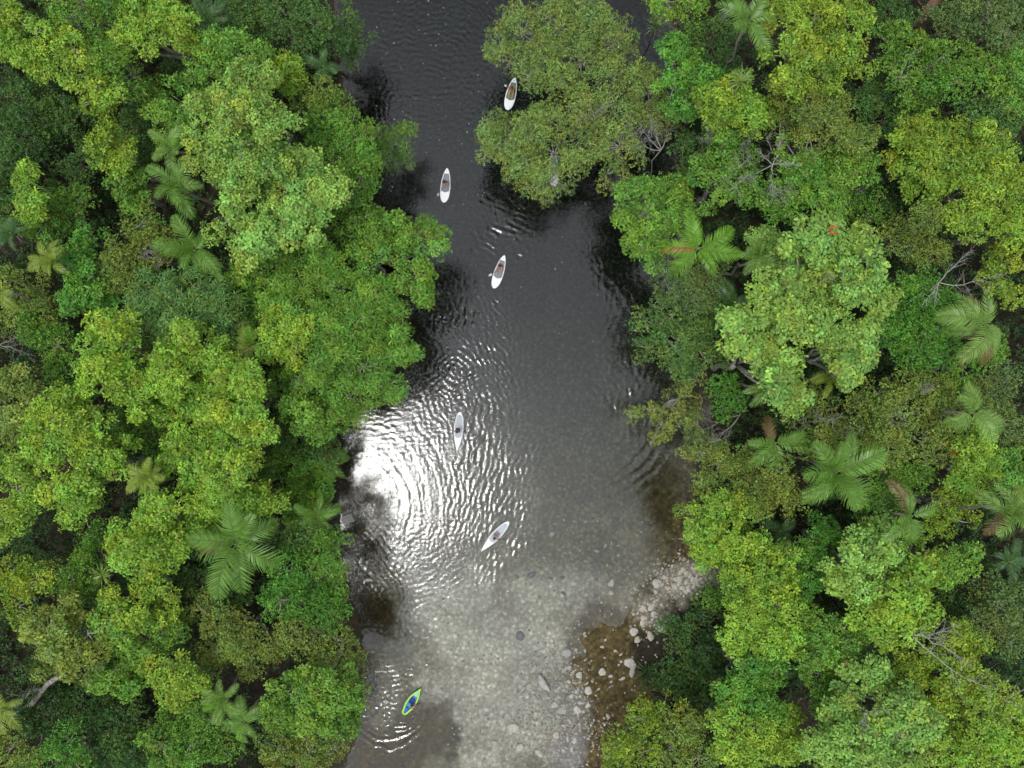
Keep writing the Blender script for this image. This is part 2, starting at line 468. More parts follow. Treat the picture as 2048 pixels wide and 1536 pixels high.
ring(1060, 700, 215, 60, 18, 0.04, 20, 32, 0.2)               # long quiet rings on the right
ring(1010, 560, 230, 55, 14, 0.045, -15, 35, 0.4)
ring(1150, 800, 180, 50, 20, 0.12, -45, 26, 0.2)
ring(1150, 700, 160, 40, 15, 0.05, -25, 30)
ring(1130, 780, 190, 45, 14, 0.045, -15, 30)
packet(1230, 760, 70, 60, 0, 200, 13, 0.05, 25, 4, 27)
packet(1180, 520, 90, 60, 0, 100, 13, 0.045, 50, 5, 28)
packet(1270, 820, 60, 60, 0, 0, 13, 0.06, 14, 3, 29)
packet(1090, 1330, 120, 150, 0, 60, 13, 0.014, 80, 6, 30)      # riffle over the shallows
packet(960, 1330, 160, 150, 0, 100, 10, 0.012, 80, 6, 31)
for (ax, ay, bx, by) in [(894, 337, 888, 405), (1009, 511, 988, 577), (920, 824, 914, 903), (1018, 1043, 962, 1103), (808, 1426, 842, 1375)]:   # hulls calm the water against them
    t_ = np.clip(((PX-ax)*(bx-ax)+(PY-ay)*(by-ay))/((bx-ax)**2+(by-ay)**2), 0, 1)
    H *= 0.25+0.75*sstep(11, 24, np.hypot(PX-ax-t_*(bx-ax), PY-ay-t_*(by-ay)))
core = (np.abs(X) < 30) & (np.abs(Y) < 42)
H = np.where(core, H, 0)
edge_fade = np.clip((24.0-np.abs(X))/3, 0, 1)*np.clip((40-np.abs(Y))/2, 0, 1)
H *= edge_fade

def water_material():
    m, t = new_mat('river_water')
    o = N(t, 'ShaderNodeOutputMaterial')
    tcn = N(t, 'ShaderNodeTexCoord')
    n = N(t, 'ShaderNodeTexNoise'); n.inputs['Scale'].default_value = 5.0; n.inputs['Detail'].default_value = 4; n.inputs['Roughness'].default_value = 0.6
    t.links.new(tcn.outputs['Object'], n.inputs['Vector'])
    bp = N(t, 'ShaderNodeBump'); bp.inputs['Strength'].default_value = 0.5; bp.inputs['Distance'].default_value = 0.02
    t.links.new(n.outputs['Fac'], bp.inputs['Height'])
    gl = N(t, 'ShaderNodeBsdfGlossy'); gl.inputs['Roughness'].default_value = 0.085
    gl.inputs['Color'].default_value = (1, 1, 1, 1)
    t.links.new(bp.outputs[0], gl.inputs['Normal'])
    tr = N(t, 'ShaderNodeBsdfTransparent'); tr.inputs['Color'].default_value = (0.97, 0.975, 0.97, 1)
    fr = N(t, 'ShaderNodeFresnel'); fr.inputs['IOR'].default_value = 1.42
    t.links.new(bp.outputs[0], fr.inputs['Normal'])
    ms = N(t, 'ShaderNodeMixShader')
    t.links.new(fr.outputs[0], ms.inputs[0]); t.links.new(tr.outputs[0], ms.inputs[1]); t.links.new(gl.outputs[0], ms.inputs[2])
    t.links.new(ms.outputs[0], o.inputs['Surface'])
    va = N(t, 'ShaderNodeVolumeAbsorption'); va.inputs['Color'].default_value = (0.36, 0.42, 0.36, 1); va.inputs['Density'].default_value = 0.62
    t.links.new(va.outputs[0], o.inputs['Volume'])
    return m
ny_, nx_ = X.shape
V = np.stack([X, Y, H], -1).reshape(-1, 3)
i = np.arange(ny_-1)[:, None]*nx_ + np.arange(nx_-1)[None, :]
Q = np.stack([i, i+1, i+nx_+1, i+nx_], -1).reshape(-1, 4)
# close the body: skirt and bottom
b0 = len(V)
x0, x1, y0, y1 = wx[0], wx[-1], wy[0], wy[-1]
V = np.concatenate([V, [(x0, y0, -7), (x1, y0, -7), (x1, y1, -7), (x0, y1, -7)]])
me = bpy.data.meshes.new('water')
top = Q
me.vertices.add(len(V)); me.vertices.foreach_set('co', V.astype(np.float32).ravel())
e0 = list(range(nx_)); e1 = [k*nx_+nx_-1 for k in range(ny_)]; e2 = [(ny_-1)*nx_+k for k in range(nx_)][::-1]; e3 = [k*nx_ for k in range(ny_)][::-1]
extra = [[b0, b0+1]+e0[::-1], [b0+1, b0+2]+e1[::-1], [b0+2, b0+3]+e2[::-1], [b0+3, b0]+e3[::-1], [b0+3, b0+2, b0+1, b0]]
li = np.concatenate([top.ravel()] + [np.array(e) for e in extra]).astype(np.int32)
starts = np.concatenate([np.arange(0, top.size, 4), top.size + np.cumsum([0]+[len(e) for e in extra[:-1]])]).astype(np.int32)
me.loops.add(len(li)); me.loops.foreach_set('vertex_index', li)
me.polygons.add(len(starts)); me.polygons.foreach_set('loop_start', starts)
sm = np.ones(len(starts), bool); sm[-5:] = False
me.polygons.foreach_set('use_smooth', sm)
me.update(calc_edges=True)
me.materials.append(water_material())
w = link('water', me); tag(w, kind='structure')
del X, Y, PX, PY, H, WX, WY, m1_, m2_, n1_, n2_, core

# ---------------------------------------------------------------- foliage
PAL = {  # real leaf colours (linear)
 'lime':   (0.250, 0.415, 0.052), 'green': (0.165, 0.330, 0.050), 'vivid': (0.120, 0.295, 0.043), 'pale': (0.255, 0.420, 0.088),
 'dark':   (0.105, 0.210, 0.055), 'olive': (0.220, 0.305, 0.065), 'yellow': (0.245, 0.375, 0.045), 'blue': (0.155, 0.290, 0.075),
 'dull':   (0.160, 0.245, 0.075), 'feather': (0.245, 0.350, 0.092), 'pond': (0.30, 0.38, 0.075)}
STYLE = {  # leaf length, width, leaves per tuft, tuft spacing, puff radius, tilt up
 'rosette': (0.30, 0.125, 6, 0.29, 0.62, 0.35),
 'big':     (0.34, 0.165, 6, 0.32, 0.74, 0.30),
 'fine':    (0.21, 0.10, 5, 0.24, 0.52, 0.8),
 'star':    (0.46, 0.08, 8, 0.36, 0.62, 0.30),
 'feather': (0.26, 0.075, 6, 0.27, 0.50, 0.7)}

def hemi(n, zmin=-0.1):
    """n spread-out directions on the upper half sphere"""
    k = np.arange(n)+0.5
    z = zmin + (1-zmin)*(1-k/n)
    a = k*2.399963 + rng.uniform(0, 6.28)
    r = np.sqrt(np.maximum(0, 1-z*z))
    return np.stack([r*np.cos(a), r*np.sin(a), z], -1) + rng.normal(0, 0.10, (n, 3))

def make_leaves(Pt, Nn, style, basecol, puffid, npuff, youth=0.12, lift=1.0):
    L, W, K, S_, R_, tilt = STYLE[style]
    n = len(Pt)
    Nn = Nn/np.linalg.norm(Nn, axis=1, keepdims=True)
    ref = np.where(np.abs(Nn[:, 2:3]) < 0.9, np.array([[0, 0, 1.0]]), np.array([[1.0, 0, 0]]))
    T = np.cross(Nn, ref); T /= np.linalg.norm(T, axis=1, keepdims=True)
    B = np.cross(Nn, T)
    ang = (np.arange(K)[None, :]*2*PI/K + rng.uniform(0, 6.28, (n, 1)) + rng.normal(0, 0.35, (n, K)))[..., None]
    el = (tilt*lift + rng.normal(0, 0.30, (n, K)))[..., None]
    d = (T[:, None]*np.cos(ang) + B[:, None]*np.sin(ang))*np.cos(el) + Nn[:, None]*np.sin(el)
    side = np.cross(d, Nn[:, None]); side /= np.linalg.norm(side, axis=2, keepdims=True)+1e-9
    side = side + Nn[:, None]*rng.normal(0, 0.35, (n, K))[..., None]
    base_c = np.array(basecol)*np.array((0.98, 1.0, 0.98))
    pv = rng.normal(0, 0.12, npuff); hue = np.clip(rng.normal(0.02, 0.10, npuff), -0.10, 0.3)
    psz = rng.uniform(0.78, 1.28, npuff)[puffid][:, None, None]
    l = L*psz*rng.uniform(0.7, 1.25, (n, K))[..., None]; w = W*0.5*psz*rng.uniform(0.8, 1.2, (n, K))[..., None]
    base = Pt[:, None] + d*0.03 + rng.normal(0, 0.03, (n, K, 3))
    mid = base + d*l*0.55 + Nn[:, None]*0.02
    tip = base + d*l - Nn[:, None]*l*0.18
    V = np.stack([base, mid+side*w, tip, mid-side*w], 2).reshape(-1, 3)
    m = n*K
    Q = np.arange(m*4).reshape(m, 4)
    tv = rng.normal(0, 0.13, n)
    f = (1+pv[puffid]+tv)[:, None]*np.ones((1, K)) * rng.uniform(0.75, 1.25, (n, K))
    c = base_c[None, None]*np.clip(f, 0.35, 1.9)[..., None]
    hu = hue[puffid]+rng.normal(0, 0.06, n)
    yt = (rng.uniform(0, 1, n) < youth)*rng.uniform(0.05, 0.35, n)
    c[..., 0] *= (1+hu+yt)[:, None]; c[..., 2] *= (1-hu*0.8)[:, None]; c[..., 1] *= (1+yt*0.55)[:, None]
    dry_ = rng.uniform(0, 1, (n, K)) < 0.018                       # a few dead leaves
    c[dry_] = np.array((0.26, 0.17, 0.07))*rng.uniform(0.6, 1.2, (int(dry_.sum()), 1))
    return V, Q, c.reshape(-1, 3)

def crown_points(blobs, style, dens=1.0, flat=0.62, gaps=0.14, seed=0):
    """blobs: (x, y, z, R) -> tuft points, normals, puff ids, puff centres"""
    L, W, K, S_, R_, tilt = STYLE[style]
    PP = []; NN = []; ID = []; CT = []
    nb = len(blobs)
    Bc = np.array(blobs)
    for bi, (bx, by, bz, R) in enumerate(blobs):
        npf = max(6, int(2.15*(R/R_)**2))
        dirs = hemi(npf, -0.22)
        keep = rng.uniform(0, 1, npf) > gaps
        dirs = dirs[keep]
        pc = np.array([bx, by, bz]) + dirs*np.array([R, R, R*flat])*rng.uniform(0.55, 1.18, (len(dirs), 1))
        pr = R_*rng.uniform(0.55, 1.30, len(dirs))
        for c, r in zip(pc, pr):
            # a clump buried inside another lobe is not grown
            q = (c-Bc[:, :3])/np.stack([Bc[:, 3]]*2+[Bc[:, 3]*flat], -1)
            qq = np.linalg.norm(q, axis=1); qq[bi] = 9
            if (qq < 0.62).any() and rng.uniform() < 0.85: continue
            nt_ = max(4, int(2*PI*r*r*0.95*dens/(S_*S_)))
            td = hemi(nt_, -0.15)
            td += rng.normal(0, 0.15, td.shape)
            pts = c + td*r*np.array([1, 1, 0.75])*rng.uniform(0.75, 1.08, (nt_, 1))
            nn = td + np.array([0, 0, 0.55])
            PP.append(pts); NN.append(nn); ID.append(np.full(nt_, len(CT))); CT.append(c)
    return np.concatenate(PP), np.concatenate(NN), np.concatenate(ID), CT

def bent(a, b, n=5, bend=0.12, seed=0, up=0.0):
    a = Vector(a); b = Vector(b); L = (b-a).length
    r = random.Random(seed)
    o = Vector((r.uniform(-1, 1), r.uniform(-1, 1), r.uniform(-0.3, 0.3)))*bend*L
    pts = []
    for k in range(n+1):
        t = k/n
        p = a.lerp(b, t) + o*math.sin(PI*t) + Vector((0, 0, up*L*math.sin(PI*t)))
        if 0 < k < n: p += Vector((r.uniform(-1, 1), r.uniform(-1, 1), r.uniform(-1, 1)))*0.035*L
        pts.append(p)
    return pts

def bare_branch(mb, p, d, L, r, depth, rnd, n=4):
    """dead twigs forking out"""
    pts = [Vector(p)]; dd = Vector(d).normalized()
    for k in range(4):
        dd = (dd + Vector((rnd.uniform(-1, 1), rnd.uniform(-1, 1), rnd.uniform(-0.5, 0.6)))*0.32).normalized()
        pts.append(pts[-1] + dd*L/4)
    mb.tube(pts, [r*(1-0.16*k) for k in range(5)], n)
    if depth > 0:
        for k in (1, 2, 3, 4, 4):
            if rnd.random() < 0.85:
                nd = (dd + Vector((rnd.uniform(-1, 1), rnd.uniform(-1, 1), rnd.uniform(-0.3, 0.5)))*0.95).normalized()
                bare_branch(mb, pts[k], nd, L*rnd.uniform(0.45, 0.7), r*0.55, depth-1, rnd, 3)

TREES = []
def tree(style, colour, h, label, pix, dens=1.0, gaps=0.2, bark='pale', dead=(), youth=0.12, flat=0.74, group=None, limbs=True, name='rainforest_tree', low=False, openings=()):
    """pix: lobes of the crown as (px, py, r) in picture pixels, standing at height h"""
    bl = []
    cx = sum(p[0] for p in pix)/len(pix); cy = sum(p[1] for p in pix)/len(pix)
    span = max(math.hypot(p[0]-cx, p[1]-cy)+p[2] for p in pix)
    for (px, py, r) in pix:
        R = r*(CAM_Z-h)/F
        q = math.hypot(px-cx, py-cy)/max(span, 1)
        z = h - R*flat - (q**2)*h*0.20 + rng.uniform(-0.14, 0.04)*h
        z = max(z, 0.5)
        R = r*(CAM_Z-z-R*0.4)/F*0.90
        x, y, _ = P(px, py, z+R*flat*0.5)
        bl.append((x, y, z, R))
    B = np.array(bl)
    base = B[:, :2].mean(0)
    if river_dist(base[0], base[1]) > -0.3 and not low:            # a trunk stands on the bank, the crown leans over the water
        for k in range(400):
            step = 0.15*np.array([1 if base[0] > 0 else -1, 0])
            base = base + step
            if river_dist(base[0], base[1]) < -0.5: break
    gz = float(ground_z(np.array([base[0]]), np.array([base[1]]))[0])
    root = empty(name, (base[0], base[1], gz))
    tag(root, label, 'tree' if not low else 'shrub', group)
    off = np.array([base[0], base[1], gz])
    c0 = np.array(PAL[colour] if isinstance(colour, str) else colour)*(1+rng.normal(0, 0.04))
    Pt, Nn, ID, CT = crown_points(bl, style, dens, flat, gaps)
    for (ox, oy, orad) in openings:                                # gaps in the canopy
        fx = 1024 + Pt[:, 0]*F/(CAM_Z-Pt[:, 2]); fy = 768 - Pt[:, 1]*F/(CAM_Z-Pt[:, 2])
        k = np.hypot(fx-ox, fy-oy) > orad*rng.uniform(0.75, 1.1, len(fx))
        Pt, Nn, ID = Pt[k], Nn[k], ID[k]
    V, Q, c = make_leaves(Pt, Nn, style, c0, ID, len(CT), youth)
    cr = link('crown', fast_mesh('crown', V-off, Q, M_LEAF, {'leafcol': ('FACE', c)}), root)
    # trunk and limbs
    mb = MB()
    topz = B[:, 2].min()*0.55
    cen = Vector((B[:, 0].mean()-off[0], B[:, 1].mean()-off[1], 0))
    ht = max(0.5, topz-gz)
    fork = Vector((cen.x*0.35, cen.y*0.35, ht))
    tr = 0.055*math.sqrt(max(h, 1))*(0.7+0.12*len(bl)**0.5) + 0.04
    seed = int(abs(pix[0][0]*31+pix[0][1]))
    tp = bent((0, 0, -0.3), fork, 5, 0.05, seed)
    mb.tube(tp, [tr*1.5, tr*1.1, tr, tr*0.95, tr*0.9, tr*0.85], 8)
    rnd = random.Random(seed)
    for k, (x, y, z, R) in enumerate(bl):
        lc = Vector((x-off[0], y-off[1], z-gz + R*0.1))
        pts = bent(fork, lc, 5, 0.10, seed+k, 0.05)
        r0 = tr*0.62
        mb.tube(pts, [r0, r0*0.85, r0*0.7, r0*0.58, r0*0.45, r0*0.35], 6)
    if limbs:
        for k, ct in enumerate(CT):
            if rnd.random() < (0.55 if limbs is True else limbs):
                ctv = Vector((ct[0]-off[0], ct[1]-off[1], ct[2]-gz))
                j = min(range(len(bl)), key=lambda q: (ct[0]-bl[q][0])**2+(ct[1]-bl[q][1])**2+(ct[2]-bl[q][2])**2)
                lc = Vector((bl[j][0]-off[0], bl[j][1]-off[1], bl[j][2]-gz + bl[j][3]*0.1))
                mb.tube(bent(lc, ctv, 4, 0.14, seed+k*7), [tr*0.26, tr*0.21, tr*0.17, tr*0.13, tr*0.08], 4)
    mb.build('trunk', M_BARK if bark == 'pale' else M_BARKD, root)
    for (dx, dy, dl) in dead:
        z0 = h*0.9; p = P(dx, dy, z0)
        if name and len(bl):
            p = P(dx, dy, h*0.93)
        m2 = MB()
        for q in range(3):
            bare_branch(m2, Vector(p-off)+Vector((0, 0, -0.6)), (rnd.uniform(-1, 1), rnd.uniform(-1, 1), 0.7), dl*(CAM_Z-h)/F*rnd.uniform(0.6, 1.0), 0.032, 3, rnd)
        m2.build('bare_branch', M_DEAD, root)
    TREES.append(root)
    return root

GL = 'rainforest trees on the left bank'; GR = 'rainforest trees on the right bank'
# ---------------------------------------------------------------- left bank, from the top of the photo downwards
T = tree
T('rosette','lime',14,'lime-green crown spilling over the top left corner of the photo',[(20,70,50),(65,65,50),(75,120,45),(30,25,40),(-30,60,50)],group=GL,dead=[(155,45,40)])
T('rosette','yellow',16,'long yellow-green crown slanting down beside the top left lime tree',[(140,95,38),(165,145,40),(195,180,38),(222,205,24),(120,60,30)],group=GL)
T('fine','green',15,'mid-green crown with a grey bare patch, right of the slanting yellow-green crown',[(215,115,45),(240,160,40),(190,60,45),(255,178,28),(225,95,40)],group=GL,dead=[(165,105,28)])
T('fine','green',15,'dull green crown cut by the top edge, between two lime crowns',[(110,0,45),(165,5,45),(215,-10,45)],group=GL)
T('rosette','lime',17,'lime crown with rounded fingers at the top edge, left of a shaded palm',[(280,20,48),(300,70,38),(350,45,48),(380,72,30),(262,75,28),(330,15,40)],group=GL)
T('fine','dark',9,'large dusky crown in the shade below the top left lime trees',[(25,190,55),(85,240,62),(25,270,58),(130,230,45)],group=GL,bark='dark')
T('rosette','green',15,'bright rounded green crown between the shaded palm and the grey-leaved tree at the top',[(440,95,42),(408,130,36),(482,108,42),(525,128,34),(452,150,40),(430,75,25)],group=GL,youth=.3)
T('rosette','lime',13,'small round lime tree just left of the dull palm near the river top',[(570,132,26),(585,155,26),(560,155,24)],group=GL)
T('rosette','green',12,'chain of small green rounded clumps left of the pale big crown',[(305,175,28),(345,190,34),(385,165,28),(340,228,34),(378,235,26),(400,205,28)],group=GL,youth=.3)
T('rosette','pale',20,'tall pale green crown, upper half of the biggest light crown on the left bank',[(430,215,44),(500,160,46),(480,230,58),(560,255,46),(425,320,50),(482,305,55),(540,325,48),(528,205,40),(395,280,28)],group=GL,youth=.25)
T('big','pale',19,'wide pale green crown reaching to the right, below the tall pale one',[(452,440,44),(500,472,38),(470,378,36),(570,388,62),(602,330,40),(650,355,30),(592,450,44),(625,405,40),(655,385,22),(530,440,40)],group=GL,youth=.25)
T('fine','green',14,'fine-leaved green crown on the bank opposite the big olive tree',[(650,235,50),(700,280,52),(720,350,50),(682,330,50),(640,290,45),(690,400,38),(740,320,30)],group=GL)
T('fine','olive',13,'ochre-tinged small crown under the dull palm near the river top',[(640,190,28),(602,182,26),(670,205,24)],group=GL,youth=.5)
T('feather','green',8,'sparse branch tree reaching over the river above the first paddler',[(790,290,34),(758,272,30),(806,325,22),(770,320,28),(812,262,16)],gaps=.3,dens=.7,group=GL,low=True)
T('fine','dark',12,'dark green crown behind the lobed tree that juts over the river',[(682,440,56),(640,482,48),(700,500,40)],group=GL,bark='dark')
T('rosette','green',14,'bright lobed crown jutting over the river left of the second paddler',[(755,450,38),(808,458,42),(858,480,32),(770,510,45),(832,555,38),(850,588,20),(785,555,28),(720,470,34)],group=GL,youth=.3)
T('rosette','yellow',13,'ragged yellow-green crown standing alone in shade near the upper left palms',[(200,268,30),(235,288,30),(203,318,25),(248,322,24),(185,290,20)],gaps=.3,group=GL,youth=.5)
T('fine','dark',8,'dusky crown around the ragged yellow-green tree, upper left',[(275,250,55),(270,320,50),(160,330,45)],group=GL,bark='dark')
T('rosette','green',11,'small dense green crown below the ragged yellow tree, upper left',[(238,372,32),(252,398,26),(262,350,24)],group=GL)
T('rosette','lime',13,'bright lime tuft of crown near the left edge, beside a dark hollow',[(45,350,26),(60,395,28),(52,430,20)],group=GL)
T('fine','green',10,'speckled dark green crown below the lime tuft at the left edge',[(108,425,52),(150,400,34),(80,455,34)],group=GL)
T('fine','dark',8,'dim low crown at the left edge above the dull left-edge palm',[(25,320,52),(20,420,45),(-20,370,50)],group=GL,bark='dark')
T('rosette','vivid',12,'apple-green crown right of the small yellow palm at the left edge',[(178,482,34),(168,560,48),(195,600,34),(142,600,24),(150,515,24)],group=GL,youth=.3)
T('fine','olive',12,'mottled olive crown with a bleached twiggy patch, left of the long-frond palm',[(290,500,45),(250,560,40),(240,515,38),(320,470,38),(275,450,36)],group=GL,dead=[(310,510,32)])
T('star','blue',14,'bluish green feathery crown in the middle of the left forest',[(300,590,48),(350,592,46),(400,585,48),(282,645,42),(340,655,46),(436,612,36),(462,650,28),(420,640,30)],group=GL)
T('rosette','green',12,'mid-green crown between the bluish crown and the huge bank tree',[(480,560,44),(520,540,38),(492,612,38),(545,600,36),(505,500,30)],group=GL)
T('star','green',15,'huge star-leaved crown, upper part, on the bank left of the dark pool',[(600,558,62),(680,575,64),(620,640,62),(560,600,36),(740,600,44),(640,520,40)],group=GL,youth=.3)
T('star','green',16,'huge star-leaved crown, lower part, swelling into the river beside the ripples',[(700,660,62),(762,640,46),(655,715,60),(725,735,56),(768,695,50),(806,700,36),(698,795,46),(760,775,40),(650,660,40),(700,835,28)],group=GL,youth=.3)
T('rosette','lime',18,'rounded lime crown left of the middle of the left forest',[(200,690,44),(240,680,44),(192,740,38),(240,750,48),(270,792,46),(300,760,38),(215,640,28)],group=GL,youth=.3)
T('rosette','lime',18,'knobbly bright crown below the bluish green one',[(350,710,48),(400,698,48),(432,730,38),(342,760,42),(380,790,48),(332,812,38),(372,668,30)],group=GL,youth=.2)
T('rosette','lime',19,'dense lime crown left of the small yellowish palm in mid forest',[(470,750,44),(502,770,28),(430,802,52),(480,830,52),(520,860,28),(392,842,38),(445,765,34)],group=GL,youth=.25)
T('rosette','lime',19,'broad cauliflower-like lime crown above the large dark-frond palm',[(400,900,52),(470,890,52),(440,950,52),(380,950,38),(480,930,38),(358,910,28),(415,1000,30)],group=GL,youth=.25)
T('rosette','lime',16,'compact bright lime crown right of the small yellowish palm',[(560,650,38),(590,690,38),(580,728,28),(548,700,28),(600,655,26)],group=GL,youth=.3)
T('rosette','green',15,'green knobbly crown with pale twigs, against the huge star-leaved tree',[(570,780,38),(620,768,42),(648,810,42),(600,830,42),(640,855,28)],group=GL,dead=[(612,770,26)])
T('rosette','lime',18,'large domed lime crown near the left edge with a small bare fork',[(90,830,40),(130,812,38),(70,882,40),(120,892,48),(60,930,38),(145,850,34)],group=GL,youth=.3,dead=[(120,850,26)])
T('rosette','lime',18,'large domed crown, right of the one with the bare fork, above a black hollow',[(182,862,46),(182,922,48),(150,970,46),(222,932,46),(242,900,36),(105,985,38),(150,1010,36)],group=GL,youth=.2)
T('rosette','olive',12,'speckled olive crown at the left edge, above the domed lime crowns',[(30,760,38),(48,830,38),(18,850,38),(65,790,28)],group=GL)
T('rosette','lime',15,'bright leafy crown cut by the left edge beside the domed crowns',[(8,930,38),(30,985,38),(15,1045,38),(50,1010,26)],group=GL)
T('rosette','lime',18,'broad lime dome left of the large dark-frond palm',[(250,1072,42),(300,1042,48),(270,1112,38),(330,1100,44),(368,1060,46),(322,1015,36),(232,1100,24)],group=GL,youth=.2)
T('rosette','lime',16,'flat lime crown just above the large dark-frond palm',[(430,1010,42),(480,1030,40),(528,1002,36),(400,1045,30),(470,990,34)],group=GL,youth=.2)
T('rosette','green',6,'green crown on the bank beside the bright glare on the water',[(590,920,44),(632,930,36),(600,980,44),(632,985,32),(560,960,34),(600,1030,32)],group=GL,youth=.3)
T('fine','dark',8,'dark fine-leaved crown against the foot of the huge star-leaved tree',[(600,872,36),(640,885,36),(560,862,36),(660,910,26)],group=GL,bark='dark')
T('fine','green',11,'shaded crown in the valley between the domed lime crowns',[(298,872,44),(255,835,40),(320,930,36)],group=GL,bark='dark')
T('fine','green',10,'small speckled green crown by the black hollow, lower left',[(188,1072,36),(200,1108,36),(180,1140,24)],group=GL)
T('fine','yellow',13,'yellow-flecked crown at the left edge, lower third of the photo',[(20,1150,42),(68,1162,42),(30,1212,38)],group=GL,youth=.4)
T('fine','green',12,'small green crown between two yellow-flecked crowns, lower left',[(140,1160,38),(170,1192,32),(162,1130,28)],group=GL,youth=.4)
T('rosette','yellow',15,'golden-green crown left of the large dark-frond palm, lower left',[(240,1200,32),(290,1180,42),(320,1222,32),(262,1228,32)],gaps=.22,group=GL,youth=.5)
T('rosette','olive',15,'mottled yellow-olive crown above the twisted grey trunk, lower left',[(92,1262,42),(130,1232,38),(170,1270,46),(100,1312,42),(150,1322,46),(60,1252,22)],group=GL,youth=.6)
T('rosette','green',14,'broad green crown right of the mottled yellow-olive one, lower left',[(222,1250,42),(270,1270,42),(320,1258,38),(230,1310,38),(250,1360,40),(340,1238,22),(205,1360,26),(290,1320,30)],group=GL,youth=.5)
T('rosette','yellow',14,'yellow-tipped crown just left of the lower forest palms',[(340,1340,38),(382,1360,36),(350,1382,26)],group=GL,youth=.4)
T('fine','olive',12,'olive crown above the lower pair of palms on the left bank',[(400,1222,36),(450,1250,42),(430,1300,42),(482,1282,38),(500,1330,30),(540,1300,30)],group=GL)
T('fine','vivid',14,'rich green crown right of the large dark-frond palm, near the river',[(570,1140,42),(612,1150,38),(602,1200,42),(650,1210,38),(560,1200,38),(660,1240,28)],group=GL)
T('fine','green',13,'green crown overhanging the dark water below the stone block',[(676,1092,28),(660,1125,30),(680,1155,26),(668,1190,28),(648,1085,26)],group=GL,youth=.3)
T('fine','olive',13,'mottled crown with a dark gap at the bank, lower left',[(580,1272,38),(620,1290,34),(685,1290,34),(705,1320,24),(640,1312,28)],group=GL,youth=.4)
T('rosette','green',15,'bright crown leaning over the water left of the small green kayak',[(570,1390,46),(622,1380,46),(672,1382,46),(700,1402,32),(560,1432,38),(622,1440,42),(680,1440,36)],group=GL,youth=.5)
T('fine','green',12,'dense fine green crown left of the lower palms at the bottom edge',[(350,1430,42),(400,1440,42),(380,1490,46),(440,1492,42),(320,1490,38),(350,1535,40)],group=GL)
T('fine','olive',12,'olive crown at the bottom edge beside the river',[(560,1502,42),(620,1502,42),(668,1502,28),(590,1545,40)],group=GL,youth=.3)
T('fine','vivid',11,'soft bright green crown at the bottom edge near the lower left corner',[(130,1490,42),(100,1532,38),(150,1535,30)],group=GL)
T('fine','olive',11,'dull crown filling the bottom left corner of the photo',[(20,1500,38),(50,1525,38),(-10,1460,34)],group=GL)
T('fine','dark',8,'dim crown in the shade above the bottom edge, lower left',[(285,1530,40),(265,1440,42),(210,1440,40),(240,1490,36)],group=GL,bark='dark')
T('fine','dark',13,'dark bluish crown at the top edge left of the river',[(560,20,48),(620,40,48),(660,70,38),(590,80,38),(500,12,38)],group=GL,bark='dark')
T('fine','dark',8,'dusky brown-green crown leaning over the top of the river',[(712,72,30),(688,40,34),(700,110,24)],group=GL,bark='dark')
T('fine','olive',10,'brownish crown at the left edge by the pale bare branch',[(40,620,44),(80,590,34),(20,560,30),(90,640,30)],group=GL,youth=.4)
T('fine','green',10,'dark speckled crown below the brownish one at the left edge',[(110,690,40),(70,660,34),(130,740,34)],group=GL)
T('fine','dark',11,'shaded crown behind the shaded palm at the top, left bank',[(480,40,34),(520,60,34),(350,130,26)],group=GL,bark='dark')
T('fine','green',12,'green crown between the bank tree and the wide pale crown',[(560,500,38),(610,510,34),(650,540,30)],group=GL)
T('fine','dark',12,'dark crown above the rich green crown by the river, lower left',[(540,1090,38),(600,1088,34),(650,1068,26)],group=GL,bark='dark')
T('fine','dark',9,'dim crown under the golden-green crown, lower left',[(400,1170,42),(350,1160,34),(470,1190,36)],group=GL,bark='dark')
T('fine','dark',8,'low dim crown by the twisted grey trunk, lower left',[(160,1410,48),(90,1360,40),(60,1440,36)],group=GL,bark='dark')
# ---------------------------------------------------------------- the big olive tree leaning over the river
GO = 'feathery olive trees leaning over the river'
T('feather','feather',9.5,'feathery olive crown over the river at the top edge of the photo',[(1045,62,54),(1002,96,40),(1110,40,54),(1180,38,54),(1232,78,48),(1085,115,52),(1165,118,54),(1230,145,46),(1060,150,30),(1120,165,40)],openings=[(1024,170,18),(1021,205,17)],gaps=.16,group=GO,limbs=.85,low=True)
T('feather','feather',9,'feathery olive crown, lower left lobe, hiding the third board from the top',[(992,250,34),(1058,262,42),(984,280,32),(1092,232,46),(1050,318,44),(1110,306,48),(1098,362,40),(1066,376,26),(1010,300,32)],openings=[(1021,205,17),(1024,175,15),(1107,308,7),(1107,366,9)],gaps=.16,group=GO,limbs=.85,low=True)
T('feather','feather',9.5,'feathery olive crown with pale bare limbs showing, beside the right bank',[(1165,215,54),(1232,212,52),(1298,182,44),(1312,232,38),(1182,280,46),(1242,290,44),(1285,150,30),(1150,330,30),(1215,345,30),(1250,365,26)],gaps=.2,group=GO,limbs=.9,low=True,dead=[(1285,300,50),(1190,240,40)])
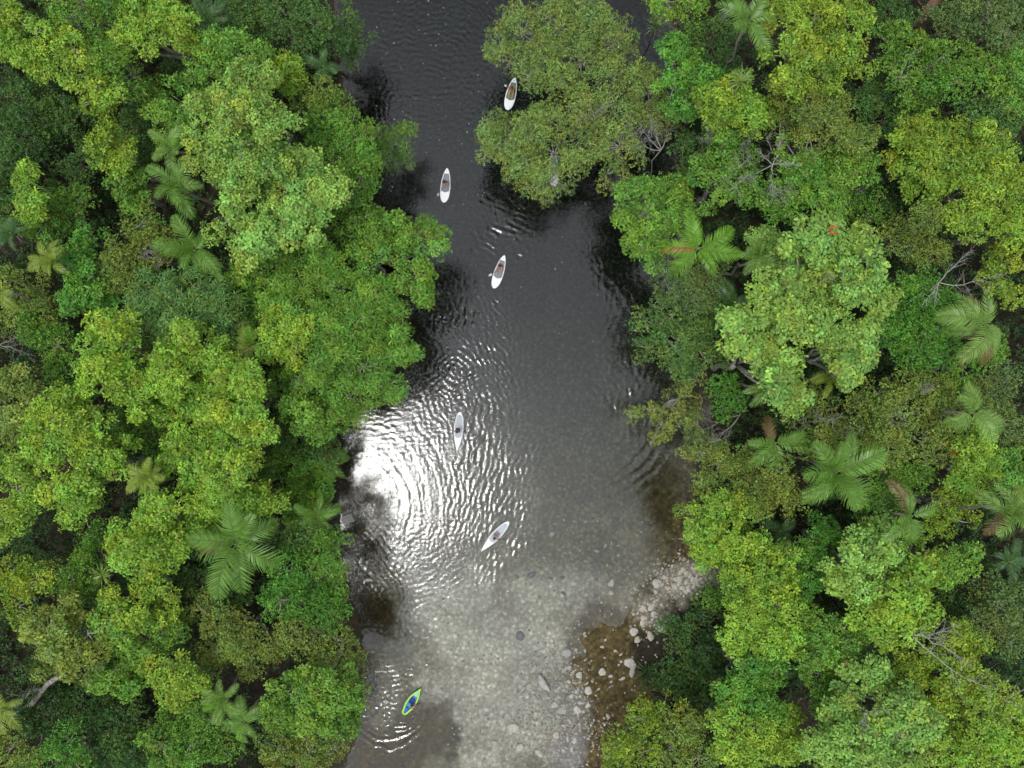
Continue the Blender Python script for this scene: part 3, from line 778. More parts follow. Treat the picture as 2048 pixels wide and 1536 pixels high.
# ---------------------------------------------------------------- right bank
T('rosette','green',11,'mixed green crown at the bank under the olive trees, left of the orange-frond palm',[(1290,392,42),(1340,382,38),(1262,450,34),(1290,482,34),(1355,425,34),(1300,512,26),(1320,440,34)],group=GR,youth=.4,dead=[(1300,420,24)])
T('rosette','vivid',13,'vivid green crown beside the right flank of the olive trees',[(1370,122,38),(1350,172,34),(1358,222,32),(1402,150,34),(1340,95,26)],group=GR,youth=.3)
T('rosette','lime',15,'bright crown below the upper right palm, with a small star-shaped plant',[(1422,200,42),(1470,190,42),(1500,228,42),(1440,240,38),(1518,218,28)],group=GR,youth=.3)
T('fine','lime',12,'small lime crown cut by the top edge right of the river',[(1330,-5,44),(1380,8,38)],group=GR)
T('rosette','yellow',18,'large yellow-green cauliflower crown at the top edge, right side',[(1570,30,46),(1630,38,52),(1690,50,48),(1600,98,52),(1660,108,52),(1710,120,38),(1582,160,36),(1640,150,42),(1722,70,28)],group=GR,youth=.3)
T('rosette','olive',14,'mottled olive crown at the foot of the large yellow-green crown, upper right',[(1560,175,30),(1592,192,34),(1548,215,26)],group=GR,youth=.4)
T('feather','olive',16,'pale olive crown with grey twigs in the middle of the upper right forest',[(1572,240,34),(1620,218,38),(1670,210,34),(1680,260,42),(1622,268,42),(1720,282,28),(1650,238,34)],group=GR,dead=[(1622,225,32)],dens=1.2)
T('fine','green',15,'wide fine-leaved green crown right of the large yellow-green crown',[(1790,80,42),(1832,100,46),(1870,140,38),(1802,150,42),(1850,180,42),(1918,162,38),(1940,122,28),(1890,110,34)],group=GR)
T('fine','dull',12,'greyish green crown near the big brown trunk at the top right',[(1912,62,38),(1945,22,38),(1890,30,28)],group=GR,dead=[(1985,40,34)])
T('fine','dull',13,'greyish brown crown at the top right corner of the photo',[(2012,60,46),(1995,20,40),(2040,100,40)],group=GR)
T('rosette','green',13,'green crown at the right edge, below the top right corner',[(2022,142,42),(2045,180,38),(1990,135,28)],group=GR)
T('fine','blue',12,'sage green crown at the right edge, above the yellow-green pair',[(2030,225,40),(1990,222,38),(1945,232,38)],group=GR)
T('fine','dark',11,'dark crown between the pale olive and the wide fine-leaved crown, upper right',[(1770,238,40),(1742,200,32),(1800,232,38),(1770,180,26)],group=GR,bark='dark')
T('rosette','green',13,'green crown overtopped by white dead twigs, upper right forest',[(1440,302,44),(1482,332,46),(1440,372,42),(1412,340,34),(1520,372,42)],group=GR,dead=[(1480,290,44),(1462,350,46),(1420,285,30)])
T('rosette','green',14,'green crown right of the white dead twigs, upper right forest',[(1600,312,42),(1640,350,46),(1700,330,42),(1738,340,28),(1600,380,42),(1660,392,42),(1560,402,42)],group=GR,dead=[(1550,300,44),(1545,365,46)])
T('rosette','yellow',15,'yellow-olive crown, left one of the pair near the right edge',[(1820,270,34),(1858,260,34),(1812,312,36),(1860,330,38),(1850,370,36),(1888,360,24)],group=GR,youth=.35)
T('rosette','yellow',15,'tall yellow-olive crown, right one of the pair near the right edge',[(1920,282,38),(1970,290,38),(2010,330,38),(1930,332,38),(1960,372,42),(1930,430,44),(1970,440,34),(2020,382,28)],group=GR,youth=.35)
T('fine','green',10,'small mixed crown below the gap between pale olive and yellow pair, right',[(1700,402,36),(1760,410,30),(1740,440,26)],group=GR,youth=.3,dead=[(1705,375,22)])
T('big','pale',20,'tall pale green crown with pale limbs, upper part, right forest',[(1640,492,46),(1690,500,44),(1738,522,42),(1600,530,42),(1660,545,42),(1720,480,30)],group=GR,gaps=.2,youth=.3,dead=[(1660,545,20)])
T('big','pale',20,'tall pale green crown with pale limbs, middle part, right forest',[(1560,572,42),(1620,590,46),(1690,582,46),(1740,592,38),(1592,650,44),(1650,640,44),(1545,620,30)],group=GR,gaps=.2,youth=.3,dead=[(1590,632,30)])
T('big','pale',19,'pale green crown, lower right part, rounded, above the olive crowns',[(1702,680,40),(1700,722,38),(1722,700,34),(1660,700,34),(1690,745,26)],group=GR,youth=.3)
T('big','pale',19,'pale green crown, lower left arm, hanging above palm fronds',[(1490,680,38),(1530,690,38),(1562,770,36),(1592,800,36),(1572,738,34),(1480,650,26)],group=GR,youth=.3,gaps=.18)
T('rosette','pale',14,'small pale crown squeezed between the orange-frond palm and the tall pale tree',[(1550,500,36),(1582,540,34),(1530,480,24)],group=GR)
T('fine','vivid',16,'smooth deep green crown left of the drooping palm at the right edge',[(1790,600,46),(1842,590,50),(1890,622,42),(1860,660,50),(1792,660,42),(1880,702,42),(1830,702,42),(1768,650,32),(1828,640,40)],gaps=.04,group=GR,youth=.05)
T('feather','olive',14,'light olive crown with fine grey twigs, above the smooth deep green crown',[(1830,482,42),(1870,502,34),(1800,462,38),(1850,442,34)],group=GR,dens=1.2)
T('fine','dull',11,'greyish crown on the right bank below the orange-frond palm',[(1370,542,42),(1340,580,36),(1400,592,38),(1420,550,30)],group=GR)
T('fine','blue',9,'bluish green crown bulging over the water on the right bank',[(1310,652,42),(1350,692,46),(1302,700,32),(1390,652,42),(1400,702,36),(1370,735,28),(1345,630,28)],group=GR)
T('feather','pond',7,'sparse yellow-green branches spreading over the water on the right',[(1340,802,30),(1300,822,22),(1330,852,24),(1372,782,28),(1268,822,13),(1310,872,13),(1385,830,20),(1390,760,24)],gaps=.35,dens=.8,group=GR,low=True,limbs=1.0)
T('fine','vivid',8,'small vivid green tree right of the sparse branches over the water',[(1450,772,32),(1470,802,28),(1442,812,22)],group=GR)
T('fine','olive',15,'broad brownish olive crown below the smooth deep green one',[(1762,790,40),(1722,802,34),(1802,830,46),(1860,780,44),(1890,830,42),(1850,888,44),(1782,888,42),(1900,888,32),(1742,860,32),(1820,770,30)],group=GR,youth=.3,dead=[(1850,790,26)])
T('fine','olive',13,'olive crown with crooked white branches, left of the broad brownish one',[(1630,802,32),(1662,840,34),(1602,862,34),(1650,872,28),(1620,890,26)],group=GR,youth=.3,dead=[(1672,860,40),(1640,835,26)])
T('fine','dull',12,'dull green crown at the right edge beside the arching palm',[(1960,782,38),(2010,762,38),(1992,830,38),(2020,862,38)],group=GR,youth=.3)
T('rosette','yellow',12,'ragged yellowish crown at the right edge above the drooping palm',[(2010,522,36),(1992,560,30),(2035,600,28)],gaps=.3,group=GR,youth=.4)
T('rosette','lime',13,'bright crown at the right edge below the yellow-olive pair',[(2030,470,36),(2042,430,30),(2015,450,24)],group=GR)
T('rosette','lime',14,'bright apple-green crown right of the twin-frond palm, near the right edge',[(1940,902,32),(1970,930,34),(1900,940,28),(1930,960,28),(1955,880,22)],group=GR)
T('rosette','green',12,'green crown at the right edge beside the bright apple-green one',[(2010,920,38),(2035,950,36),(1995,960,26)],group=GR)
T('feather','olive',10,'brown-tinged olive crown on the bank above the stony shore',[(1400,902,32),(1440,930,42),(1500,940,42),(1400,962,32),(1480,985,32),(1395,850,20)],group=GR,dens=1.2,dead=[(1415,890,46)])
T('fine','olive',12,'brown-olive crown left of the big fan palm, right forest',[(1560,940,36),(1545,980,36),(1590,1000,30),(1520,1010,28)],group=GR,youth=.3)
T('rosette','lime',13,'bright lime crown on the right bank just above the stones',[(1390,1030,32),(1440,1020,42),(1490,1030,38),(1400,1080,38),(1450,1088,42),(1422,1118,28),(1480,1078,30)],group=GR,youth=.3)
T('rosette','lime',13,'yellowish crown right of the lime crown above the stones',[(1512,1100,34),(1560,1110,38),(1540,1150,34),(1582,1150,24),(1482,1140,32)],group=GR,youth=.4)
T('rosette','vivid',12,'rich green upright crown below the big fan palm, right forest',[(1620,1100,36),(1642,1140,36),(1602,1170,32),(1655,1070,30)],group=GR,youth=.3)
T('big','pale',17,'soft pale dome below the palm pair, lower right forest',[(1760,1080,46),(1702,1130,42),(1780,1120,42),(1722,1160,40),(1692,1172,32),(1720,1085,34)],group=GR)
T('big','lime',17,'light lime dome joined under the soft pale dome, lower right forest',[(1740,1222,46),(1790,1200,46),(1830,1180,38),(1850,1230,38),(1782,1260,38),(1842,1150,32)],group=GR,youth=.35)
T('rosette','green',12,'small green crown between the palm pair and the light domes',[(1920,1132,34),(1880,1140,32),(1862,1110,28)],group=GR,youth=.4)
T('fine','yellow',12,'yellow-flecked crown between two palms near the right edge',[(1900,1010,34),(1940,1000,30),(1880,1045,30),(1930,1045,28)],group=GR,youth=.5)
T('fine','dull',12,'dim green crown with yellow tips at the right edge, lower right',[(1960,1250,42),(2010,1222,42),(2030,1280,38),(1980,1180,34)],group=GR,youth=.3)
T('rosette','lime',15,'heart-shaped lime crown right of the spiky shore shrubs',[(1490,1182,42),(1540,1182,46),(1482,1230,38),(1560,1222,42),(1520,1272,46),(1470,1280,28),(1570,1278,32)],group=GR,youth=.45)
T('rosette','vivid',13,'bright crown below the heart-shaped lime crown, lower right',[(1512,1330,34),(1540,1352,32),(1470,1372,28),(1482,1392,42),(1530,1402,38)],group=GR,youth=.3)
T('rosette','green',13,'green crown in the middle of the lower right forest above a shaded palm',[(1640,1250,38),(1690,1262,38),(1720,1272,32),(1642,1310,38),(1600,1280,26)],group=GR,youth=.3)
T('fine','green',12,'reddish-tipped green crown below the shaded palm, lower right',[(1690,1322,38),(1642,1352,38),(1660,1400,34)],group=GR,youth=.4)
T('rosette','yellow',14,'yellow crown beside the long bare branch near the lower right corner',[(1900,1352,42),(1950,1370,42),(1892,1412,32),(2000,1390,42),(1970,1422,42),(2030,1440,42),(1930,1460,32)],group=GR,youth=.4)
T('rosette','yellow',13,'small yellow-green crown above the long bare branch, lower right',[(1912,1290,32),(1950,1290,28),(1930,1265,22)],group=GR,youth=.4)
T('rosette','yellow',13,'sparse yellowish crown left of the long bare branch, lower right',[(1830,1332,36),(1800,1345,32),(1858,1310,24)],gaps=.25,group=GR,youth=.4)
T('big','pale',17,'broad dusty green crown with pale forked limbs at the bottom edge',[(1702,1372,38),(1742,1350,34),(1680,1440,46),(1742,1430,46),(1800,1432,46),(1850,1440,42),(1762,1490,46),(1700,1500,46),(1830,1502,46),(1650,1500,42)],group=GR,gaps=.16,dead=[(1740,1430,30),(1805,1465,24)])
T('rosette','lime',14,'lime crown filling the bottom right corner of the photo',[(1900,1512,46),(1960,1500,42),(2020,1512,42),(2000,1470,28)],group=GR,youth=.4)
T('fine','yellow',8,'small yellow-green shrub tree at the bottom by the brown shallows',[(1240,1492,36),(1292,1440,36),(1330,1420,30),(1282,1512,42),(1225,1530,28)],group=GR,youth=.4)
T('fine','olive',9,'brownish twiggy crown at the bottom, right of the river',[(1340,1500,42),(1400,1522,38),(1385,1450,32),(1350,1462,28)],group=GR,youth=.3,dead=[(1430,1440,22)])
T('rosette','lime',13,'bright crown at the bottom edge between the twiggy and the dusty green crowns',[(1460,1440,38),(1520,1470,42),(1562,1440,38),(1502,1520,42),(1580,1500,38),(1450,1500,30)],group=GR,youth=.4)
T('fine','dark',3.5,'dark green bushy shrub on the shore right of the brown shallows',[(1390,1292,42),(1345,1262,30),(1400,1250,30),(1430,1300,30)],group=GR,bark='dark',low=False)
T('fine','dark',3,'dusky low shrub on the shore below the dark bushy one',[(1360,1350,46),(1420,1342,38),(1320,1380,30),(1440,1395,36),(1390,1390,34)],group=GR,bark='dark')
T('fine','green',4,'small fresh green bush at the edge of the stone bar',[(1425,1195,26),(1440,1165,20)],group=GR)
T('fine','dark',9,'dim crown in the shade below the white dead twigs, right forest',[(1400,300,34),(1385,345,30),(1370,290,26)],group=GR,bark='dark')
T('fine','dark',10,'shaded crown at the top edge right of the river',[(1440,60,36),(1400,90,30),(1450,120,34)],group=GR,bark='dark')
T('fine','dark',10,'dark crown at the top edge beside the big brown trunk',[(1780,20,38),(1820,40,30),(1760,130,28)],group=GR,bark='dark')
T('fine','green',11,'speckled green crown between the drooping and the arching palm, right edge',[(1930,740,34),(1900,760,30),(1980,700,30)],group=GR)
T('fine','green',12,'mid-green crown right of the big fan palm, right forest',[(1760,950,40),(1800,960,36),(1770,1000,34),(1840,950,34),(1730,1010,28)],group=GR)
T('fine','dark',9,'dim crown in the hollow between the palm pair and right edge',[(1900,1190,36),(1920,1225,30),(1880,1260,30)],group=GR,bark='dark')
T('fine','olive',11,'olive crown above the big fan palm, right forest',[(1700,880,36),(1720,930,32),(1680,905,28)],group=GR,youth=.3)
T('fine','dark',9,'dim green crown above the sparse branches, right bank',[(1420,640,34),(1440,700,32),(1425,590,28)],group=GR,bark='dark')

# ---------------------------------------------------------------- palms
FR = {}
def frond_mesh(variant, colour):
    key = (variant, colour)
    if key in FR: return FR[key]
    r = np.random.default_rng(variant*7+3)
    L = 1.0
    n = 34
    t = np.linspace(0.10, 0.99, n)
    droop = [0.8, 1.25, 0.5, 1.6][variant % 4]
    side_bend = [0.16, -0.24, 0.06, -0.12][variant % 4]
    def pos(t):
        t = np.asarray(t, float)
        return np.stack([t*L*(1-0.12*droop*t**2), side_bend*t**2, 0.35*np.sin(t*1.8)*(1-0.4*droop) - droop*0.42*t**2.4], -1)
    p = pos(t); d = pos(t+0.01)-pos(t); d /= np.linalg.norm(d, axis=1, keepdims=True)
    up = np.array([0, 0, 1.0]); s = np.cross(d, up); s /= np.linalg.norm(s, axis=1, keepdims=True)
    nn = np.cross(s, d)
    prof = 0.27*np.sin(np.clip((t-0.04)/0.96, 0, 1)**0.75*PI)**0.6 + 0.03
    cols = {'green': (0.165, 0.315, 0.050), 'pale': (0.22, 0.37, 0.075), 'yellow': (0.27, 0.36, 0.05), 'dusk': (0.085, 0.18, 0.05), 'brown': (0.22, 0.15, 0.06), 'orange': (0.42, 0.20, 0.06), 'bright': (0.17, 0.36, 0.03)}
    bc = np.array(cols[colour])
    Vs = []; Cs = []
    for sg in (-1, 1):
        fw = 0.62 + 0.35*t[:, None] + r.normal(0, 0.06, (n, 1))
        ld = s*sg*np.cos(fw*0.9) + d*np.sin(fw*0.9)*0.9 + nn*(0.20 + r.normal(0, 0.09, (n, 1)))
        ld /= np.linalg.norm(ld, axis=1, keepdims=True)
        ll = (prof*r.uniform(0.88, 1.08, n))[:, None]
        if colour in ('brown', 'orange'): ll = ll*r.uniform(0.6, 1.0, (n, 1))
        w = d*0.0125
        mid = p + ld*ll*0.5 + nn*0.01; tip = p + ld*ll - up*ll*0.28
        Vs.append(np.stack([p-w*0.7, p+w*0.7, mid+w, mid-w], 1)); Vs.append(np.stack([mid-w, mid+w, tip+w*0.25, tip-w*0.25], 1))
        f = r.uniform(0.72, 1.25, (n, 1))
        Cs += [bc*f, bc*f*1.05]
    V = np.concatenate(Vs).reshape(-1, 3); Cc = np.concatenate(Cs)
    # rachis as a narrow raised strip with two faces
    tt = np.linspace(0, 1, 12); pr = pos(tt); ww = (0.014*(1-tt*0.85))[:, None]
    dd = pos(tt+0.01)-pos(tt); dd /= np.linalg.norm(dd, axis=1, keepdims=True); ss = np.cross(dd, up)
    Rv = []
    for k in range(11):
        for sg in (-1, 1):
            a = pr[k]+ss[k]*ww[k]*sg; b = pr[k+1]+ss[k+1]*ww[k+1]*sg
            Rv.append(np.stack([a, b, pr[k+1]+[0, 0, .012], pr[k]+[0, 0, .012]]))
    Rv = np.concatenate(Rv)
    Cc = np.concatenate([Cc, np.tile(np.array([0.20, 0.26, 0.09])*(1 if colour not in ('brown', 'orange') else 0.9), (22, 1))])
    V = np.concatenate([V, Rv]); Q = np.arange(len(V)).reshape(-1, 4)
    me = fast_mesh('frond', V, Q, M_PALM, {'leafcol': ('FACE', Cc)})
    FR[key] = me
    return me

def palm(px, py, r, h, colour, label, n=9, special=(), start=0.0, arc=360, lift=(-5, 42)):
    h -= 1.2
    x, y, _ = P(px, py, h)
    rr = random.Random(int(px*7+py))
    bx, by = x + rr.uniform(-0.6, 0.6), y + rr.uniform(-0.6, 0.6)
    if river_dist(bx, by) > -0.3: bx += (0.8 if bx > 0 else -0.8)
    gz = float(ground_z(np.array([bx]), np.array([by]))[0])
    root = empty('palm_tree', (bx, by, gz)); tag(root, label, 'palm', 'feather palms in the rainforest')
    top = Vector((x-bx, y-by, h-gz))
    mb = MB()
    mb.tube(bent((0, 0, -0.2), top, 6, 0.03, int(px)), [0.16, 0.13, 0.12, 0.115, 0.11, 0.10, 0.10], 9)
    mb.build('trunk', M_PTRUNK, root)
    m2 = MB(); m2.tube([top, top+Vector((0.03, 0.02, 0.5)), top+Vector((0.05, 0.02, 0.9))], [0.12, 0.09, 0.04], 8)
    m2.build('crownshaft', simple_cache('palm_crownshaft', (0.16, 0.22, 0.08)), root)
    L = r*(CAM_Z-h)/F*0.99
    for k in range(n):
        col_ = colour
        if k < len(special): col_ = special[k][0]
        az = math.radians(start + arc*k/n + rr.uniform(-24, 24)) if k >= len(special) else math.radians(special[k][1])
        o = link('frond', frond_mesh(rr.randrange(4), col_), root, top+Vector((0.03, 0.02, 0.55)))
        pitch = math.radians(rr.uniform(lift[0]-8, lift[1]+8)) if col_ not in ('brown', 'orange') else math.radians(-8 if col_ == 'brown' else 12)
        o.rotation_euler = (rr.uniform(-0.35, 0.35), -pitch, az)
        q = L*rr.uniform(0.65, 1.15); o.scale = (q, q*rr.uniform(0.85, 1.15), q)
        if k < len(special): o['label'] = 'withered brown frond' if col_ == 'brown' else ('dry orange frond' if col_ == 'orange' else 'fresh light frond')
    return root
_sc = {}
def simple_cache(name, col, *a, **k):
    if name not in _sc: _sc[name] = simple(name, col, *a, **k)
    return _sc[name]

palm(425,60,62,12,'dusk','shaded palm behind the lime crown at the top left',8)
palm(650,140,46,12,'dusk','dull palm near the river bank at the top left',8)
palm(350,305,56,15,'pale','upper palm of the vertical pair left of the pale crown',8,special=(('bright',60),))
palm(362,375,78,15,'green','lower palm of the vertical pair left of the pale crown, one silvery frond',7,special=(('pale',0),))
palm(395,505,82,16,'green','long-frond palm left of the centre of the left forest',9)
palm(112,528,48,13,'yellow','small yellow palm near the left edge beside the apple-green crown',9)
palm(505,690,46,14,'yellow','small yellowish palm between lime crowns in mid left forest',9,special=(('bright',75),))
palm(300,952,48,17,'yellow','shaggy yellow palm between the domed lime crowns, left forest',13)
palm(478,1085,105,15,'green','large dark-frond palm in the lower left forest',12,special=(('brown',185),))
palm(632,1032,66,11,'green','palm reaching towards the stone block at the left bank',8)
palm(2,592,46,13,'yellow','yellow palm cut by the left edge beside the brownish crown',8)
palm(452,1392,58,13,'pale','upper palm of the lower pair on the left bank',8,special=(('bright',200),))
palm(492,1440,58,12,'green','lower palm of the lower pair on the left bank',8,special=(('bright',250),))
palm(18,1412,52,12,'yellow','yellowish palm at the left edge near the bottom corner',8)
palm(668,925,40,5,'green','low palm on the bank right beside the bright glare',8)
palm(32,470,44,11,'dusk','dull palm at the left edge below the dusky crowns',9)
palm(1492,50,78,17,'green','upper right palm beside the yellow-green cauliflower crown',9)
palm(1392,500,80,15,'bright','bright palm with one orange frond above the right bank',9,special=(('orange',178),('bright',20),('bright',100)))
palm(1512,510,64,14,'pale','pale palm just right of the orange-frond palm',7,start=100,arc=230)
palm(1462,612,68,11,'dusk','shaded palm left of the tall pale crown, right bank',8)
palm(1962,652,92,18,'pale','drooping palm near the right edge with brown lower fronds',11,special=(('brown',265),('brown',115),('brown',235)))
palm(1932,825,76,17,'pale','arching palm near the right edge, below the drooping one',7)
palm(1530,765,62,12,'pale','half-hidden palm under the left arm of the pale crown',7)
palm(1545,885,80,12,'green','palm with a rust-brown frond behind the stony shore',7,special=(('brown',120),),start=150,arc=260)
palm(1662,945,102,16,'green','big fan palm with long combed fronds, lower middle of the right forest',12)
palm(1812,1030,78,16,'green','left palm of the pair near the right edge, with a brown-tinged frond',7,special=(('brown',118),))
palm(2012,1022,82,18,'pale','right palm of the pair at the right edge, with yellow fronds',8,special=(('brown',215),('yellow',80)))
palm(1652,755,60,12,'yellow','palm half hidden under the tall pale green crown',7)
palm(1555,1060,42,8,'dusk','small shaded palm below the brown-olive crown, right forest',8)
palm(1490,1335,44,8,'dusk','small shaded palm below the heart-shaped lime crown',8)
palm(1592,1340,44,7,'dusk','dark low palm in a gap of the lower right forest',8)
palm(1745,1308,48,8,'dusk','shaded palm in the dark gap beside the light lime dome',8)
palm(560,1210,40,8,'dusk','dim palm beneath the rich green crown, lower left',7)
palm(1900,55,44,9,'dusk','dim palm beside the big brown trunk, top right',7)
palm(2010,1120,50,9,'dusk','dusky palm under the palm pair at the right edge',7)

# star-shaped small plants and spiky shore plants
def spiky(px, py, r, z, label, colour=(0.05, 0.12, 0.03), n=26):
    x, y, _ = P(px, py, z)
    gz = float(ground_z(np.array([x]), np.array([y]))[0])
    root = empty('spiky_plant', (x, y, gz)); tag(root, label, 'plant', 'spiky strap-leaved plants')
    R = r*(CAM_Z-z)/F; rr = random.Random(int(px))
    Vs = []; Cs = []
    for k in range(n):
        a = k*2.4+rr.uniform(-.2, .2); e = rr.uniform(0.1, 1.0); L = R*rr.uniform(0.8, 1.15)
        d = Vector((math.cos(a)*math.cos(e), math.sin(a)*math.cos(e), math.sin(e))); s = Vector((-math.sin(a), math.cos(a), 0))*0.045
        b = Vector((0, 0, max(z-gz, 0.15))); m = b+d*L*0.55; tp = m + (d+Vector((0, 0, -0.5))).normalized()*L*0.5
        Vs += [b-s*.6, b+s*.6, m+s, m-s, m-s, m+s, tp+s*.15, tp-s*.15]
        f = rr.uniform(.75, 1.3); Cs += [np.array(colour)*f]*2
    link('leaves', fast_mesh('leaves', np.array(Vs), np.arange(len(Vs)).reshape(-1, 4), M_PALM, {'leafcol': ('FACE', np.array(Cs))}), root)
    if z-gz > 0.3:
        mb = MB(); mb.tube([(0, 0, -.2), (0.05, 0, (z-gz)/2), (0, 0, z-gz)], [.09, .07, .06], 6); mb.build('stem', M_BARKD, root)
spiky(1390,1222,32,0.9,'spiky grassy plant beside the stone bar on the right shore')
spiky(1296,1342,30,0.7,'spiky dark plant at the brown shallows on the right shore')
spiky(1368,1252,28,0.9,'spiky plant between the stone bar and the dark shore shrub')
spiky(1312,52,28,5,'star-shaped plant standing over the water at the top',(0.10,0.16,0.04))
spiky(1375,60,24,6,'star-shaped plant beside the vivid green crown, upper right',(0.08,0.15,0.04))
spiky(1482,162,32,15.3,'star-shaped epiphyte on the bright crown below the upper right palm',(0.17,0.24,0.05))
spiky(205,1150,26,11,'star-shaped yellow-green plant among the lower left crowns',(0.16,0.25,0.03))

# red flowers on three crowns
M_RED = simple('red_blossom', (0.55, 0.07, 0.03), 0.6, 0.3, 9)
def blossom(px, py, z, label):
    x, y, _ = P(px, py, z); rr = random.Random(int(px))
    root = empty('flower_cluster', (x, y, z)); tag(root, label, 'flowers', 'red flower clusters on the canopy')
    mb = MB()
    for k in range(26):
        a = rr.uniform(0, 6.28); e = rr.uniform(0, 1.2); R = rr.uniform(.05, .26)
        c = Vector((math.cos(a)*R, math.sin(a)*R, rr.uniform(0, .2)))
        d = Vector((math.cos(a)*math.cos(e), math.sin(a)*math.cos(e), math.sin(e))); s = d.cross(Vector((0, 0, 1))).normalized()*.04
        mb.poly([c, c+d*.09+s, c+d*.18, c+d*.09-s])
    mb.build('petals', M_RED, root, False)
    m2 = MB(); m2.tube([(0, 0, -1.6), (0.03, 0, -0.6), (0, 0, 0.05)], [.05, .035, .02], 5); m2.build('stalk', M_BARKD, root)
blossom(1663,460,20.3,'red flower cluster at the top of the tall pale crown')
blossom(1905,907,13.2,'small red flower cluster beside the bright apple-green crown')

# ---------------------------------------------------------------- logs and bare branches
def bare_tree(name, label, px, py, h, dirs, r0=0.10, mat=None, cat='dead branch', depth=2):
    x, y, _ = P(px, py, h)
    root = empty(name, (x, y, float(ground_z(np.array([x]), np.array([y]))[0]))); tag(root, label, cat)
    r0 *= 0.46; zz = h-root.location.z; rnd = random.Random(int(px+py))
    mb = MB(); mb.tube(bent((0, 0, -0.2), (0, 0, zz), 5, .05, int(px)), [r0*1.6, r0*1.4, r0*1.3, r0*1.2, r0*1.1, r0], 7)
    mb.build('trunk', mat or M_DEAD, root)
    for (ex, ey, dz) in dirs:
        e = P(ex, ey, h+dz)-np.array([root.location.x, root.location.y, root.location.z])
        m2 = MB()
        pts = bent((0, 0, zz), e, 6, .10, int(ex)); m2.tube(pts, [r0*(1-0.12*k) for k in range(7)], 6)
        for k in (2, 3, 4, 5, 6):
            for q in range(2):
                d = (pts[k]-pts[k-1]).normalized() + Vector((rnd.uniform(-1, 1), rnd.uniform(-1, 1), rnd.uniform(-.2, .6)))*1.0
                bare_branch(m2, pts[k], d, (pts[-1]-pts[0]).length*rnd.uniform(.15, .34), r0*.42, depth-1, rnd)
        m2.build('branch', mat or M_DEAD, root)
bare_tree('bare_tree','long bare grey branch crossing the yellow crowns, lower right',1820,1268,14.6,[(1920,1318,0),(2010,1400,-.5),(1900,1262,0)],0.12)
bare_tree('bare_tree','white bare branches above the smooth deep green crown, right side',1878,565,16.8,[(1975,555,.3),(1932,510,.3),(1848,605,-.5),(1870,600,0)],0.09)
bare_tree('bare_tree','pale bare branch lying across the shade at the left edge',-10,692,9,[(55,708,0),(30,675,0)],0.07)
bare_tree('bare_tree','grey bare limb over the right bank above the brown shallows',1480,830,7,[(1420,880,-.6),(1335,912,-1.5),(1400,935,-1)],0.08,M_BARK)
bare_tree('bare_tree','crooked white dead twigs in the upper right forest',1545,330,15.2,[(1560,270,.5),(1520,300,.5),(1548,385,.3),(1590,330,.2)],0.08)
bare_tree('bare_tree','white dead twigs left of the crooked ones, upper right forest',1470,375,14.8,[(1450,355,.4),(1500,350,.4),(1480,400,.2)],0.06)
bare_tree('bare_tree','pale curved bare twigs hanging over the dark water under the olive trees',1322,300,8.5,[(1284,258,.6),(1304,250,.8),(1338,262,.4),(1286,288,.2)],0.10)
bare_tree('bare_tree','grey bare branch at the top edge beside the upper right palm',1470,5,14,[(1448,35,0),(1500,-10,0)],0.08)
def log(name, label, pts, rad, mat, cat='log'):
    P0 = P(*pts[0]); root = empty(name, tuple(P0)); tag(root, label, cat)
    mb = MB(); mb.tube([Vector(P(*p)-P0) for p in pts], rad, 10); mb.build('trunk', mat, root)
    for k in range(3):
        m2 = MB(); q = Vector(P(*pts[1+k % (len(pts)-1)])-P0); rr = random.Random(k)
        bare_branch(m2, q, (rr.uniform(-1, 1), rr.uniform(-1, 1), .5), 1.2, rad[1]*.3, 1, rr); m2.build('branch', mat, root)
log('leaning_trunk','big reddish brown leaning trunk at the top edge, upper right',[(1885,-20,9),(1872,0,8.5),(1850,28,8),(1836,52,6.5),(1830,70,3),(1828,80,0.5)],[.45,.45,.42,.40,.42,.5],simple_cache('red_brown_bark',(0.16,0.085,0.055),.9,.35,3,.5))
log('twisted_trunk','twisted grey trunk, outer strand, in the lower left shade',[(122,1350,9),(95,1368,8),(78,1390,7.5),(60,1412,6.5),(35,1425,4),(20,1430,1)],[.2,.22,.24,.26,.28,.3],M_BARK)
log('twisted_trunk','twisted grey trunk, inner strand, in the lower left shade',[(85,1378,8),(62,1380,7.6),(48,1395,7),(36,1412,6),(25,1424,3),(18,1432,1)],[.16,.18,.2,.22,.24,.28],M_BARK)
log('driftwood','thin pale driftwood stick at the edge of the brown shallows',[(1172,1428,.12),(1160,1442,.1),(1150,1455,.05),(1138,1468,0)],[.03,.04,.04,.03],M_DEAD,'stick')

# square stone block at the left bank
bm = bmesh.new(); bmesh.ops.create_cube(bm, size=1.0)
bmesh.ops.bevel(bm, geom=bm.edges[:], offset=0.08, segments=2, affect='EDGES', profile=.6)
bmesh.ops.subdivide_edges(bm, edges=bm.edges[:], cuts=1)
for v in bm.verts: v.co += Vector((random.uniform(-.02, .02), random.uniform(-.02, .02), random.uniform(-.02, .02)))
me = bpy.data.meshes.new('stone_block'); bm.to_mesh(me); bm.free()
me.materials.append(simple('grey_stone', (0.30, 0.29, 0.25), .85, .3, 4, .5))
o = link('stone_block', me); o.location = (*P(697, 1036)[:2], 0.12); o.scale = (1.0, .85, .8); o.rotation_euler = (0, 0, .35)
tag(o, 'square grey stone block at the left bank below the bright glare', 'block')

